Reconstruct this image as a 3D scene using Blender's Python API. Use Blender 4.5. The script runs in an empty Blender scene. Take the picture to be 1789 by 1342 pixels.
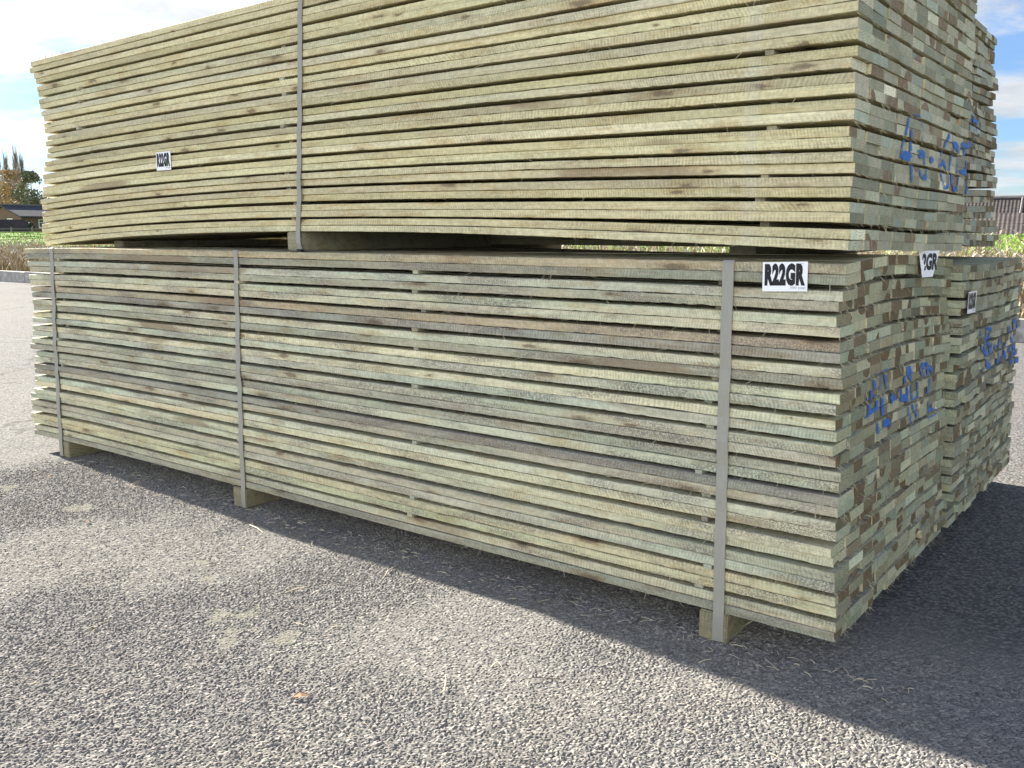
import bpy, bmesh, math, random
import numpy as np
from mathutils import Vector, Matrix

S = bpy.context.scene
COL = S.collection
random.seed(7)
# ------------------------------------------------------------------ camera
CAM = np.array([0.6277, -2.0135, 0.9176]); YAW, PITCH, FPX = -0.6502, -0.1638, 1636.8
cam = bpy.data.objects.new('camera', bpy.data.cameras.new('camera')); COL.objects.link(cam)
cam.location = CAM.tolist()
cam.rotation_euler = (math.pi / 2 + PITCH, 0.0009, -YAW)
cam.data.sensor_width = 36.0
cam.data.lens = 36.0 * FPX / 1789.0
cam.data.clip_start = 0.05
cam.data.clip_end = 3000
S.camera = cam
# ------------------------------------------------------------------ world and sun
SUN_EL = math.radians(25.0)
SUN_DIR = Vector((-1.0, 0.085, 0.0)).normalized() * math.cos(SUN_EL) + Vector((0, 0, math.sin(SUN_EL)))
w = bpy.data.worlds.new('World'); S.world = w; w.use_nodes = True
nt = w.node_tree; nt.nodes.clear()
def wn(t, **k):
    n = nt.nodes.new(t)
    for a, b in k.items(): setattr(n, a, b)
    return n
def wmath(op, a, b=None, clamp=False):
    n = wn('ShaderNodeMath', operation=op, use_clamp=clamp)
    for i, v in enumerate((a, b)):
        if v is None: continue
        if isinstance(v, (int, float)): n.inputs[i].default_value = v
        else: nt.links.new(v, n.inputs[i])
    return n.outputs[0]
sky = wn('ShaderNodeTexSky', sky_type='NISHITA', sun_disc=False)
sky.sun_elevation = SUN_EL
sky.sun_rotation = math.atan2(SUN_DIR.x, SUN_DIR.y)
sky.air_density = 1.0; sky.dust_density = 0.15; sky.ozone_density = 1.6
tc = wn('ShaderNodeTexCoord')
sep = wn('ShaderNodeSeparateXYZ'); nt.links.new(tc.outputs['Generated'], sep.inputs[0])
zz = wmath('MAXIMUM', sep.outputs[2], 0.0)
den = wmath('ADD', zz, 0.16)
cx = wmath('DIVIDE', sep.outputs[0], den); cy = wmath('DIVIDE', sep.outputs[1], den)
comb = wn('ShaderNodeCombineXYZ'); nt.links.new(cx, comb.inputs[0]); nt.links.new(cy, comb.inputs[1])
n1 = wn('ShaderNodeTexNoise'); n1.inputs['Scale'].default_value = 1.15; n1.inputs['Detail'].default_value = 9; n1.inputs['Roughness'].default_value = 0.62; n1.inputs['Distortion'].default_value = 0.35
nt.links.new(comb.outputs[0], n1.inputs['Vector'])
dot = wn('ShaderNodeVectorMath', operation='DOT_PRODUCT'); dot.inputs[1].default_value = SUN_DIR
nt.links.new(tc.outputs['Generated'], dot.inputs[0])
sunny = wmath('POWER', wmath('MAXIMUM', dot.outputs['Value'], 0.0), 7.0)
cov = wmath('ADD', n1.outputs[0], wmath('MULTIPLY', sunny, 0.05))
hzn = wmath('MULTIPLY', wmath('SUBTRACT', 0.25, zz, True), 0.10)   # a little more cloud low down
cov = wmath('ADD', cov, hzn)
cov = wmath('SUBTRACT', cov, wmath('MULTIPLY', wmath('MAXIMUM', wmath('SUBTRACT', zz, 0.34), 0.0), 0.9))   # clear overhead
cov = wmath('ADD', cov, wmath('MULTIPLY', wmath('POWER', wmath('MAXIMUM', wmath('SUBTRACT', sep.outputs[0], wmath('MULTIPLY', sep.outputs[1], 1.4)), 0.0), 2.0), 0.12))  # extra unseen cloud cover behind the camera, added to brighten the board fronts
ramp = wn('ShaderNodeMapRange'); ramp.interpolation_type = 'SMOOTHSTEP'
ramp.inputs['From Min'].default_value = 0.45; ramp.inputs['From Max'].default_value = 0.64; ramp.inputs['To Min'].default_value = 0.13
nt.links.new(cov, ramp.inputs[0])
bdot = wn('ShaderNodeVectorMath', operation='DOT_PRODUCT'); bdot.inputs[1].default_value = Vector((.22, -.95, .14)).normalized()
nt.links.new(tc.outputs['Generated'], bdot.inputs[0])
back_fill = wmath('POWER', wmath('MAXIMUM', bdot.outputs['Value'], 0.0), 3.0)       # added unseen cloud glow behind the camera, fills the board fronts
cb = wmath('ADD', wmath('ADD', wmath('MULTIPLY', sunny, 3.6), 3.7), wmath('MULTIPLY', back_fill, 14.5))
n2 = wn('ShaderNodeTexNoise'); n2.inputs['Scale'].default_value = 3.4; n2.inputs['Detail'].default_value = 7; n2.inputs['Roughness'].default_value = 0.6
nt.links.new(comb.outputs[0], n2.inputs['Vector'])
belly = wn('ShaderNodeMapRange'); belly.inputs['From Min'].default_value = .32; belly.inputs['From Max'].default_value = .62; belly.inputs['To Min'].default_value = .76
nt.links.new(n2.outputs[0], belly.inputs[0])
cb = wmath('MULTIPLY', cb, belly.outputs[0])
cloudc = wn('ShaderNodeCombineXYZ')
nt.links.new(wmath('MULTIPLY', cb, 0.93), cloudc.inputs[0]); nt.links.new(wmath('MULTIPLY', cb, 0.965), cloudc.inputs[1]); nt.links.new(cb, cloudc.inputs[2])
mix = wn('ShaderNodeMix', data_type='RGBA')
deep = wn('ShaderNodeMix', data_type='RGBA', blend_type='MULTIPLY'); deep.inputs[0].default_value = 1.0; deep.inputs[7].default_value = (.34, .49, .72, 1)
nt.links.new(sky.outputs[0], deep.inputs[6])
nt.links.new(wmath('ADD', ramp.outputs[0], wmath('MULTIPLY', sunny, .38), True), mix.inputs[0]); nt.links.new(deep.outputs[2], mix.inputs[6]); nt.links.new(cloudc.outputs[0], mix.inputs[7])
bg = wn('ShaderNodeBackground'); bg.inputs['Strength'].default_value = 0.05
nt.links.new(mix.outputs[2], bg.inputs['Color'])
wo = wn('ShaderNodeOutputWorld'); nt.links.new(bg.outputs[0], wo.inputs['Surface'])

sun = bpy.data.objects.new('sun', bpy.data.lights.new('sun', 'SUN')); COL.objects.link(sun)
sun.data.energy = 5.0; sun.data.angle = math.radians(0.55); sun.data.color = (1.0, 0.93, 0.83)
sun.rotation_euler = SUN_DIR.to_track_quat('Z', 'Y').to_euler()
sun.location = (-8, 1, 6)
S.view_settings.view_transform = 'Standard'; S.view_settings.look = 'None'
S.view_settings.exposure = 2.34; S.view_settings.gamma = 1.0
S.render.resolution_x = 1024; S.render.resolution_y = 768

# ------------------------------------------------------------------ helpers
def tag(o, label=None, cat=None, group=None, kind=None):
    if label: o['label'] = label
    if cat: o['category'] = cat
    if group: o['group'] = group
    if kind: o['kind'] = kind
    return o
def empty(name, loc=(0, 0, 0), rz=0.0):
    o = bpy.data.objects.new(name, None); o.empty_display_size = 0.2
    o.location = loc; o.rotation_euler = (0, 0, rz); COL.objects.link(o); return o
def mesh_np(name, V, F, mats, parent=None, fmat=None, attrs=None, smooth=False):
    """V (n,3); F (m,4) or (m,3) int array; attrs: {name: (domain, type, array)}"""
    V = np.asarray(V, np.float32); F = np.asarray(F, np.int32)
    me = bpy.data.meshes.new(name)
    k = F.shape[1]
    me.vertices.add(len(V)); me.vertices.foreach_set('co', V.ravel())
    me.loops.add(F.size); me.loops.foreach_set('vertex_index', F.ravel())
    me.polygons.add(len(F))
    me.polygons.foreach_set('loop_start', np.arange(0, F.size, k, dtype=np.int32))
    me.polygons.foreach_set('loop_total', np.full(len(F), k, np.int32))
    if not isinstance(mats, (list, tuple)): mats = [mats]
    for m in mats: me.materials.append(m)
    if fmat is not None: me.polygons.foreach_set('material_index', np.asarray(fmat, np.int32))
    me.polygons.foreach_set('use_smooth', np.full(len(F), smooth))
    me.update(calc_edges=True)
    for n, (dom, typ, arr) in (attrs or {}).items():
        a = me.attributes.new(n, typ, dom)
        a.data.foreach_set({'FLOAT': 'value', 'FLOAT_VECTOR': 'vector', 'FLOAT_COLOR': 'color'}[typ], np.asarray(arr, np.float32).ravel())
    o = bpy.data.objects.new(name, me); COL.objects.link(o)
    if parent: o.parent = parent
    return o
BOXF = np.array([(0, 3, 2, 1), (4, 5, 6, 7), (0, 1, 5, 4), (1, 2, 6, 5), (2, 3, 7, 6), (3, 0, 4, 7)])
class MB:
    def __init__(s): s.v = []; s.f = []; s.m = []
    def hexa(s, pts, m=0):
        b = len(s.v); s.v += [tuple(p) for p in pts]; s.f += [[b + i for i in q] for q in BOXF]; s.m += [m] * 6; return s
    def box(s, x0, x1, y0, y1, z0, z1, m=0):
        return s.hexa([(x0, y0, z0), (x1, y0, z0), (x1, y1, z0), (x0, y1, z0), (x0, y0, z1), (x1, y0, z1), (x1, y1, z1), (x0, y1, z1)], m)
    def quad(s, a, b, c, d, m=0):
        n = len(s.v); s.v += [tuple(a), tuple(b), tuple(c), tuple(d)]; s.f.append([n, n + 1, n + 2, n + 3]); s.m.append(m); return s
    def tube(s, pts, rad, n=6, m=0):
        pts = [Vector(p) for p in pts]; b = len(s.v)
        if isinstance(rad, (int, float)): rad = [rad] * len(pts)
        for i, p in enumerate(pts):
            d = (pts[min(i + 1, len(pts) - 1)] - pts[max(i - 1, 0)]).normalized()
            u = d.orthogonal().normalized(); v = d.cross(u)
            for k in range(n):
                a = 2 * math.pi * k / n; s.v.append(tuple(p + (u * math.cos(a) + v * math.sin(a)) * rad[i]))
        for i in range(len(pts) - 1):
            for k in range(n):
                s.f.append([b + i * n + k, b + i * n + (k + 1) % n, b + (i + 1) * n + (k + 1) % n, b + (i + 1) * n + k]); s.m.append(m)
        return s
    def build(s, name, mats, parent=None, smooth=False, bevel=0):
        me = bpy.data.meshes.new(name); me.from_pydata(s.v, [], s.f)
        for m in (mats if isinstance(mats, (list, tuple)) else [mats]): me.materials.append(m)
        me.polygons.foreach_set('material_index', s.m)
        me.polygons.foreach_set('use_smooth', [smooth] * len(s.f)); me.update()
        if bevel:
            bm = bmesh.new(); bm.from_mesh(me); bmesh.ops.bevel(bm, geom=bm.edges[:], offset=bevel, segments=2, affect='EDGES'); bm.to_mesh(me); bm.free()
        o = bpy.data.objects.new(name, me); COL.objects.link(o)
        if parent: o.parent = parent
        return o
# value noise helpers (numpy)
def hash2(ix, iy, s=0):
    h = (ix.astype(np.int64) * 374761393 + iy.astype(np.int64) * 668265263 + s * 1442695041) & 0x7fffffff
    h = ((h ^ (h >> 13)) * 1274126177) & 0x7fffffff
    h = (h ^ (h >> 16)) & 0xffffff
    return h / float(0xffffff)
def vnoise(x, y, s=0):
    x0 = np.floor(x); y0 = np.floor(y); fx = x - x0; fy = y - y0
    fx = fx * fx * (3 - 2 * fx); fy = fy * fy * (3 - 2 * fy)
    a = hash2(x0, y0, s); b = hash2(x0 + 1, y0, s); c = hash2(x0, y0 + 1, s); d = hash2(x0 + 1, y0 + 1, s)
    return (a * (1 - fx) + b * fx) * (1 - fy) + (c * (1 - fx) + d * fx) * fy
def fbm(x, y, s=0, o=4):
    t = 0; a = .5; n = 0
    for i in range(o):
        t = t + a * vnoise(x * 2 ** i, y * 2 ** i, s + i); n += a; a *= .5
    return t / n

# ------------------------------------------------------------------ materials
class Mat:
    def __init__(s, name, rough=0.85, spec=0.3):
        s.m = bpy.data.materials.new(name); s.m.use_nodes = True; s.t = s.m.node_tree; s.t.nodes.clear()
        s.b = s.t.nodes.new('ShaderNodeBsdfPrincipled'); s.o = s.t.nodes.new('ShaderNodeOutputMaterial')
        s.t.links.new(s.b.outputs[0], s.o.inputs[0]); s.b.inputs['Roughness'].default_value = rough
        s.b.inputs['Specular IOR Level'].default_value = spec
    def n(s, t, **k):
        x = s.t.nodes.new(t)
        for a, b in k.items(): setattr(x, a, b)
        return x
    def L(s, a, b): s.t.links.new(a, b)
    def put(s, inp, v):
        if isinstance(v, (int, float)): inp.default_value = v
        elif isinstance(v, (tuple, list)): inp.default_value = v if len(v) == 4 or inp.type == 'VECTOR' else (*v, 1)
        else: s.L(v, inp)
    def math(s, op, a, b=0.0, c=0.0, clamp=False):
        x = s.n('ShaderNodeMath', operation=op, use_clamp=clamp); s.put(x.inputs[0], a); s.put(x.inputs[1], b); s.put(x.inputs[2], c); return x.outputs[0]
    def vmath(s, op, a, b=(0, 0, 0)):
        x = s.n('ShaderNodeVectorMath', operation=op); s.put(x.inputs[0], a); s.put(x.inputs[1], b); return x.outputs[1] if op in ('LENGTH', 'DOT_PRODUCT') else x.outputs[0]
    def mix(s, f, a, b, mode='MIX'):
        x = s.n('ShaderNodeMix', data_type='RGBA', blend_type=mode); s.put(x.inputs[0], f); s.put(x.inputs[6], a); s.put(x.inputs[7], b); return x.outputs[2]
    def noise(s, v, scale=1, detail=3, rough=.5, dist=0.0, col=False):
        x = s.n('ShaderNodeTexNoise'); s.put(x.inputs['Vector'], v); x.inputs['Scale'].default_value = scale; x.inputs['Detail'].default_value = detail
        x.inputs['Roughness'].default_value = rough; x.inputs['Distortion'].default_value = dist; return x.outputs[1 if col else 0]
    def rng(s, v, a, b, c=0.0, d=1.0, smooth=True):
        x = s.n('ShaderNodeMapRange'); x.interpolation_type = 'SMOOTHSTEP' if smooth else 'LINEAR'
        s.put(x.inputs[0], v)
        for i, q in enumerate((a, b, c, d)): s.put(x.inputs[i + 1], q)
        return x.outputs[0]
    def attr(s, name, out='Color'):
        x = s.n('ShaderNodeAttribute'); x.attribute_name = name; return x.outputs[out]
    def obj(s): return s.n('ShaderNodeTexCoord').outputs['Object']
    def xyz(s, v):
        x = s.n('ShaderNodeSeparateXYZ'); s.put(x.inputs[0], v); return x.outputs
    def vec(s, a, b, c):
        x = s.n('ShaderNodeCombineXYZ'); s.put(x.inputs[0], a); s.put(x.inputs[1], b); s.put(x.inputs[2], c); return x.outputs[0]
    def bump(s, h, dist=0.002, strength=1.0):
        x = s.n('ShaderNodeBump'); x.inputs['Distance'].default_value = dist; x.inputs['Strength'].default_value = strength; s.L(h, x.inputs['Height']); s.L(x.outputs[0], s.b.inputs['Normal'])
    def color(s, c): s.put(s.b.inputs['Base Color'], c); return s
def simple(name, col, rough=.8, var=.25, scale=8.0, bump=0.0, metal=0.0):
    M = Mat(name, rough); P = M.obj(); n = M.noise(P, scale, 4, .6)
    M.color(M.mix(M.rng(n, .25, .75), tuple(c * (1 - var) for c in col), tuple(min(1, c * (1 + var)) for c in col)))
    M.b.inputs['Metallic'].default_value = metal
    if bump: M.bump(n, bump)
    return M.m

def wood_side(name, grime=0.5, green=0.4, band=None):
    M = Mat(name, .86, .22)
    P = M.obj(); seed = M.attr('seed', 'Fac'); tint = M.attr('tint')
    x, y, z = M.xyz(P)
    off = M.math('MULTIPLY', seed, 53.0)
    v0 = M.vec(M.math('ADD', x, off), M.math('ADD', y, M.math('MULTIPLY', seed, 17.0)), z)
    # long blotches
    b1 = M.noise(M.vmath('MULTIPLY', v0, (1.6, 9, 20)), 1.0, 4, .6)
    b2 = M.noise(M.vmath('MULTIPLY', v0, (5.0, 14, 26)), 1.5, 4, .6)
    c = M.mix(M.math('MULTIPLY', M.rng(b1, .46, .62), green), tint, M.mix(1.0, tint, (.80, .96, .98), 'MULTIPLY'))
    c = M.mix(M.math('MULTIPLY', M.rng(b2, .50, .72), .75), c, M.mix(1.0, c, (.80, .68, .54), 'MULTIPLY'))
    mo = M.noise(M.vmath('MULTIPLY', v0, (75, 75, 90)), 1.0, 4, .65)
    c = M.mix(M.rng(mo, .36, .64), M.mix(1.0, c, (.86, .87, .86), 'MULTIPLY'), M.mix(1.0, c, (1.09, 1.08, 1.08), 'MULTIPLY'))
    # grime: purple grey patches of fine specks
    g1 = M.noise(M.vmath('MULTIPLY', v0, (2.2, 6, 11)), 1.3, 3, .6)
    g2 = M.noise(M.vmath('MULTIPLY', v0, (260, 260, 320)), 1.0, 2, .6)
    gm = M.math('MULTIPLY', M.rng(g1, .45, .62), M.rng(g2, .38, .60))
    c = M.mix(M.math('MULTIPLY', gm, grime), c, (.17, .15, .14))
    # fine grain running along the board
    gr = M.noise(M.vmath('MULTIPLY', v0, (5, 260, 420)), 1.0, 3, .65)
    c = M.mix(M.rng(gr, .3, .7), M.mix(1.0, c, (.86, .85, .82), 'MULTIPLY'), M.mix(1.0, c, (1.09, 1.09, 1.08), 'MULTIPLY'))
    # pale saw fuzz specks
    fz = M.noise(M.vmath('MULTIPLY', v0, (700, 700, 500)), 1.0, 2, .7)
    c = M.mix(M.math('MULTIPLY', M.rng(fz, .56, .74), .32), c, (.66, .64, .52))
    # saw marks: fine slanting strokes across the edge
    wob = M.noise(M.vmath('MULTIPLY', v0, (5, 5, 3)), 1.0, 2, .5)
    slant = M.math('MULTIPLY', M.math('SUBTRACT', M.math('FRACT', M.math('MULTIPLY', seed, 7.3)), .35), 620.0)
    per = M.math('ADD', 560.0, M.math('MULTIPLY', M.math('FRACT', M.math('MULTIPLY', seed, 11.7)), 330.0))
    ph = M.math('ADD', M.math('ADD', M.math('MULTIPLY', x, per), M.math('MULTIPLY', z, slant)), M.math('MULTIPLY', wob, 60.0))
    sw = M.math('SINE', ph)
    swm = M.math('MULTIPLY', M.rng(M.noise(M.vmath('MULTIPLY', v0, (2.1, 7, 40)), 1.0, 3, .6), .36, .60),
                 M.rng(M.noise(M.vmath('MULTIPLY', v0, (150, 40, 130)), 1.0, 2, .6), .25, .6))
    swa = M.math('MULTIPLY', M.rng(sw, -.4, 1.0), swm)
    c = M.mix(M.math('MULTIPLY', swa, .50), c, M.mix(1.0, c, (.56, .54, .48), 'MULTIPLY'))
    # knots and the odd heartwood streak
    vo = M.n('ShaderNodeTexVoronoi', voronoi_dimensions='2D', feature='F1')
    M.L(M.vec(M.math('ADD', M.math('MULTIPLY', x, 2.5), off), M.math('ADD', M.math('MULTIPLY', z, 10.0), M.math('MULTIPLY', seed, 91.0)), 0.0), vo.inputs['Vector']); vo.inputs['Scale'].default_value = 1.0
    kd = M.math('ADD', vo.outputs['Distance'], M.math('MULTIPLY', M.math('SUBTRACT', M.noise(M.vmath('MULTIPLY', v0, (40, 40, 90)), 1.0, 3, .6), .5), .16))
    kd = M.math('DIVIDE', kd, M.math('ADD', .25, M.math('MULTIPLY', M.xyz(vo.outputs['Color'])[0], 1.15)))
    c = M.mix(M.math('MULTIPLY', M.rng(kd, .22, .05), .45), c, M.mix(1.0, c, (.66, .52, .40), 'MULTIPLY'))
    c = M.mix(M.math('MULTIPLY', M.rng(kd, .085, .03), .70), c, (.125, .095, .065))
    hv = M.noise(M.vmath('MULTIPLY', v0, (1.1, 4, 7)), 1.0, 2, .5)
    c = M.mix(M.math('MULTIPLY', M.rng(hv, .66, .71), .6), c, (.21, .145, .09))
    if band is not None:   # strip that a removed strap kept clean
        d = M.math('ABSOLUTE', M.math('SUBTRACT', M.math('ADD', x, M.math('MULTIPLY', M.math('SUBTRACT', wob, .5), .006)), band))
        c = M.mix(M.math('MULTIPLY', M.rng(d, .024, .014), .17), c, (.62, .62, .53))
    M.color(c)
    h = M.math('ADD', M.math('ADD', M.math('MULTIPLY', gr, .5), M.math('MULTIPLY', fz, .6)), M.math('MULTIPLY', swa, -.9))
    M.bump(h, .0011, .9)
    return M.m

def wood_end(name, sap, sap2, heart, paint=None):
    M = Mat(name, .9, .15)
    P = M.obj(); ring = M.attr('ring', 'Vector'); seed = M.attr('seed', 'Fac'); tint = M.attr('tint_end')
    x, y, z = M.xyz(P); ry, rz, R = M.xyz(ring)
    wob = M.noise(M.vmath('ADD', P, M.vec(M.math('MULTIPLY', seed, 31.0), 0.0, 0.0)), 26.0, 3, .5)
    d = M.vmath('LENGTH', M.vec(M.math('SUBTRACT', y, ry), M.math('SUBTRACT', z, rz), 0.0))
    dw = M.math('ADD', d, M.math('MULTIPLY', M.math('SUBTRACT', wob, .5), .014))
    hm = M.rng(M.math('SUBTRACT', dw, R), .0012, -.0012)
    sp = M.noise(P, 420.0, 3, .7); bl = M.noise(M.vmath('ADD', P, M.vec(0.0, M.math('MULTIPLY', seed, 77.0), 0.0)), 55.0, 4, .6)
    c = M.mix(M.rng(bl, .40, .60), tint, M.mix(1.0, tint, sap2, 'MULTIPLY'))
    hc = M.mix(M.rng(bl, .3, .7), heart, tuple(k * 1.45 for k in heart))
    hc = M.mix(M.attr('hmix', 'Fac'), hc, tint)
    c = M.mix(hm, c, hc)
    rg = M.math('SINE', M.math('MULTIPLY', dw, 1020.0))
    c = M.mix(M.math('MULTIPLY', M.rng(rg, .0, .9), .58), c, M.mix(1.0, c, (.66, .62, .52), 'MULTIPLY'))
    c = M.mix(M.rng(sp, .3, .7), M.mix(1.0, c, (.74, .73, .72), 'MULTIPLY'), M.mix(1.0, c, (1.22, 1.23, 1.2), 'MULTIPLY'))
    vs = M.noise(M.vmath('MULTIPLY', P, (1, 700, 60)), 1.0, 2, .6)
    c = M.mix(M.math('MULTIPLY', M.rng(vs, .5, .75), .3), c, M.mix(1.0, c, (.6, .58, .5), 'MULTIPLY'))
    M.color(c)
    M.bump(M.math('ADD', sp, vs), .0016, .9)
    return M.m

# =================================================================== GROUND
def curb_y(x): return 7.31 + 0.0425 * x
def bankz(v):
    v = np.asarray(v, float)
    return np.interp(v, [0, 3, 8, 14, 24, 28, 34, 46, 60, 2500], [-.06, -.06, .08, .38, .70, .70, .2, -2.6, -3.0, -3.0])
def grid_axis(lo, flo, fhi, hi, step, grow=1.09, soft=1.012):
    a = list(np.arange(flo, fhi, step))
    l = []; s = step; p = flo
    while p > lo: s = min(s * (soft if s < .009 else grow), 2.0); p -= s; l.append(p)
    r = []; s = step; p = a[-1]
    while p < hi: s = min(s * (soft if s < .009 else grow), 2.0); p += s; r.append(p)
    return np.array(l[::-1] + a + r)
GZ = -0.075
def build_yard():
    xs = grid_axis(-70, -3.2, 0.55, 45, .0030); ys = grid_axis(-30, -1.36, .10, 14, .0030)
    X, Y = np.meshgrid(xs, ys, indexing='ij'); nx, ny = X.shape
    # stone chips: irregular, flat topped, randomly tilted
    cell = 0.0097
    ang = .35; U = (X * math.cos(ang) + Y * math.sin(ang)); Vv = (-X * math.sin(ang) + Y * math.cos(ang)) * 1.25
    wx = (vnoise(X * 90, Y * 90, 3) - .5) * .006; wy = (vnoise(X * 90, Y * 90, 4) - .5) * .006
    U = (U + wx) / cell; Vv = (Vv + wy) / cell
    iu = np.floor(U); iv = np.floor(Vv)
    f1 = np.full(X.shape, 9.); f2 = np.full(X.shape, 9.); cid = np.zeros(X.shape); dx1 = np.zeros(X.shape); dy1 = np.zeros(X.shape); c2 = np.zeros(X.shape)
    for a in (-1, 0, 1):
        for b in (-1, 0, 1):
            px = iu + a + .12 + .76 * hash2(iu + a, iv + b, 1); py = iv + b + .12 + .76 * hash2(iu + a, iv + b, 2)
            d = np.sqrt((U - px) ** 2 + (Vv - py) ** 2) + .18 * (hash2(iu + a, iv + b, 9) - .5)
            m = d < f1
            f2 = np.where(m, f1, np.minimum(f2, d)); f1 = np.where(m, d, f1)
            cid = np.where(m, hash2(iu + a, iv + b, 5), cid); c2 = np.where(m, hash2(iu + a, iv + b, 6), c2)
            dx1 = np.where(m, U - px, dx1); dy1 = np.where(m, Vv - py, dy1)
    e = np.clip((f2 - f1) / .34, 0, 1); e = e * e * (3 - 2 * e)
    th = cid * 6.283
    tilt = (dx1 * np.cos(th) + dy1 * np.sin(th)) * (.4 + .9 * c2)
    stone = e * (.25 + .55 * c2 + tilt * .8)
    fine = (vnoise(X * 260, Y * 260, 7) - .5) * .35 + (vnoise(X * 520, Y * 520, 8) - .5) * .2
    big = (fbm(X * 3, Y * 3, 21) - .5) * .005 + (fbm(X * .5, Y * .5, 22) - .5) * .014
    wear = np.clip((fbm(X * 2.3 + 5, Y * 2.3, 31) - .42) * 5, 0, 1)     # worn smoother patches
    # fade relief where the grid gets too coarse to carry it
    gx = np.gradient(xs)[:, None] * np.ones((1, ny)); gy = np.gradient(ys)[None, :] * np.ones((nx, 1))
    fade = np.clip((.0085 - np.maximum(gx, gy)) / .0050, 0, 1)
    # olive retouch smears rebuilt as smooth patches over the chips
    smear = np.zeros(X.shape)
    for (cx_, cy_, r_) in ((-1.75, -.47, .06), (-1.60, -.49, .05), (-1.36, -.62, .08), (-1.22, -.70, .085), (-1.14, -.61, .06), (-2.6, -.35, .07), (-3.1, -.4, .08)):
        smear = np.maximum(smear, 1 - np.sqrt(((X - cx_)) ** 2 + (Y - cy_) ** 2) / r_)
    smear = np.clip((np.where(smear > 0, smear, -1) + (fbm(X * 22, Y * 22, 41) - .60) * 3.2) * 2.2, 0, 1)
    amp = .0040 * (1 - .45 * wear) * (1 - .55 * smear)
    Z = GZ + (stone + fine - .35) * amp * fade + big * np.clip(fade + .3, 0, 1) - big.mean()
    shade = np.clip(.45 + .45 * e * (0.35 + .65 * c2), 0, 1)
    shade = shade * fade + .72 * (1 - fade)
    hue = cid * fade + .5 * (1 - fade)
    V = np.stack([X, Y, Z], -1).reshape(-1, 3)
    i = np.arange(nx - 1)[:, None] * ny + np.arange(ny - 1)[None, :]
    F = np.stack([i, i + ny, i + ny + 1, i + 1], -1).reshape(-1, 4)
    keep = (V[F[:, 0], 1] < curb_y(V[F[:, 0], 0]) + .15)
    F = F[keep]
    M = Mat('gravelled_asphalt', .97, .08)
    P = M.obj(); sh = M.attr('shade', 'Fac'); hu = M.attr('hue', 'Fac'); fd = M.attr('fade', 'Fac'); si = M.attr('smear', 'Fac')
    vo = M.n('ShaderNodeTexVoronoi', feature='F1'); M.L(P, vo.inputs['Vector']); vo.inputs['Scale'].default_value = 95
    vcol = M.xyz(vo.outputs['Color'])[0]
    hu2 = M.math('ADD', M.math('MULTIPLY', hu, fd), M.math('MULTIPLY', vcol, M.math('SUBTRACT', 1.0, fd)))
    c = M.mix(hu2, (.150, .146, .138), (.290, .276, .250))
    c = M.mix(M.rng(M.noise(P, 300, 2, .6), .35, .7), M.mix(1.0, c, (.8, .8, .8), 'MULTIPLY'), M.mix(1.0, c, (1.2, 1.2, 1.2), 'MULTIPLY'))
    c = M.mix(M.rng(sh, .42, .60), (.048, .047, .046), c)  # dark binder between chips, also stands in for their crevice shade
    c = M.mix(M.math('MULTIPLY', M.rng(M.noise(P, 1.7, 4, .6), .45, .7), .5), c, M.mix(1.0, c, (1.05, 1.0, .94), 'MULTIPLY'))
    c = M.mix(M.rng(M.noise(P, .45, 3, .55), .35, .7), M.mix(1.0, c, (.92, .92, .93), 'MULTIPLY'), c)
    far = M.mix(M.rng(vo.outputs['Distance'], .40, .62), c, (.048, .047, .046))  # same crevice shade painted where the chips have no relief
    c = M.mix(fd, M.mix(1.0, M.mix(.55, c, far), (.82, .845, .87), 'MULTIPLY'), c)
    c = M.mix(M.math('MULTIPLY', si, .6), c, (.165, .16, .125))
    # hairline cracks on the far, smoother part
    vc = M.n('ShaderNodeTexVoronoi', feature='DISTANCE_TO_EDGE'); M.L(M.vmath('ADD', P, M.noise(P, 1.5, 4, .6, col=True)), vc.inputs['Vector']); vc.inputs['Scale'].default_value = .55
    ck = M.math('MULTIPLY', M.rng(vc.outputs['Distance'], .010, .002), M.rng(M.xyz(P)[0], -3.6, -4.4))
    c = M.mix(M.math('MULTIPLY', ck, .8), c, (.05, .05, .05))
    M.color(c)
    h = M.math('ADD', M.math('MULTIPLY', M.math('SUBTRACT', 1.0, M.math('MULTIPLY', vo.outputs['Distance'], 1.0)), M.math('SUBTRACT', 1.0, fd)), M.math('MULTIPLY', M.noise(P, 420, 3, .7), .35))
    M.bump(h, .0035, .8)
    o = mesh_np('ground', V, F, M.m, attrs={k: ('POINT', 'FLOAT', a.ravel()) for k, a in (('shade', shade), ('hue', hue), ('fade', fade), ('smear', smear))})
    tag(o, kind='structure')
build_yard()

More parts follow.
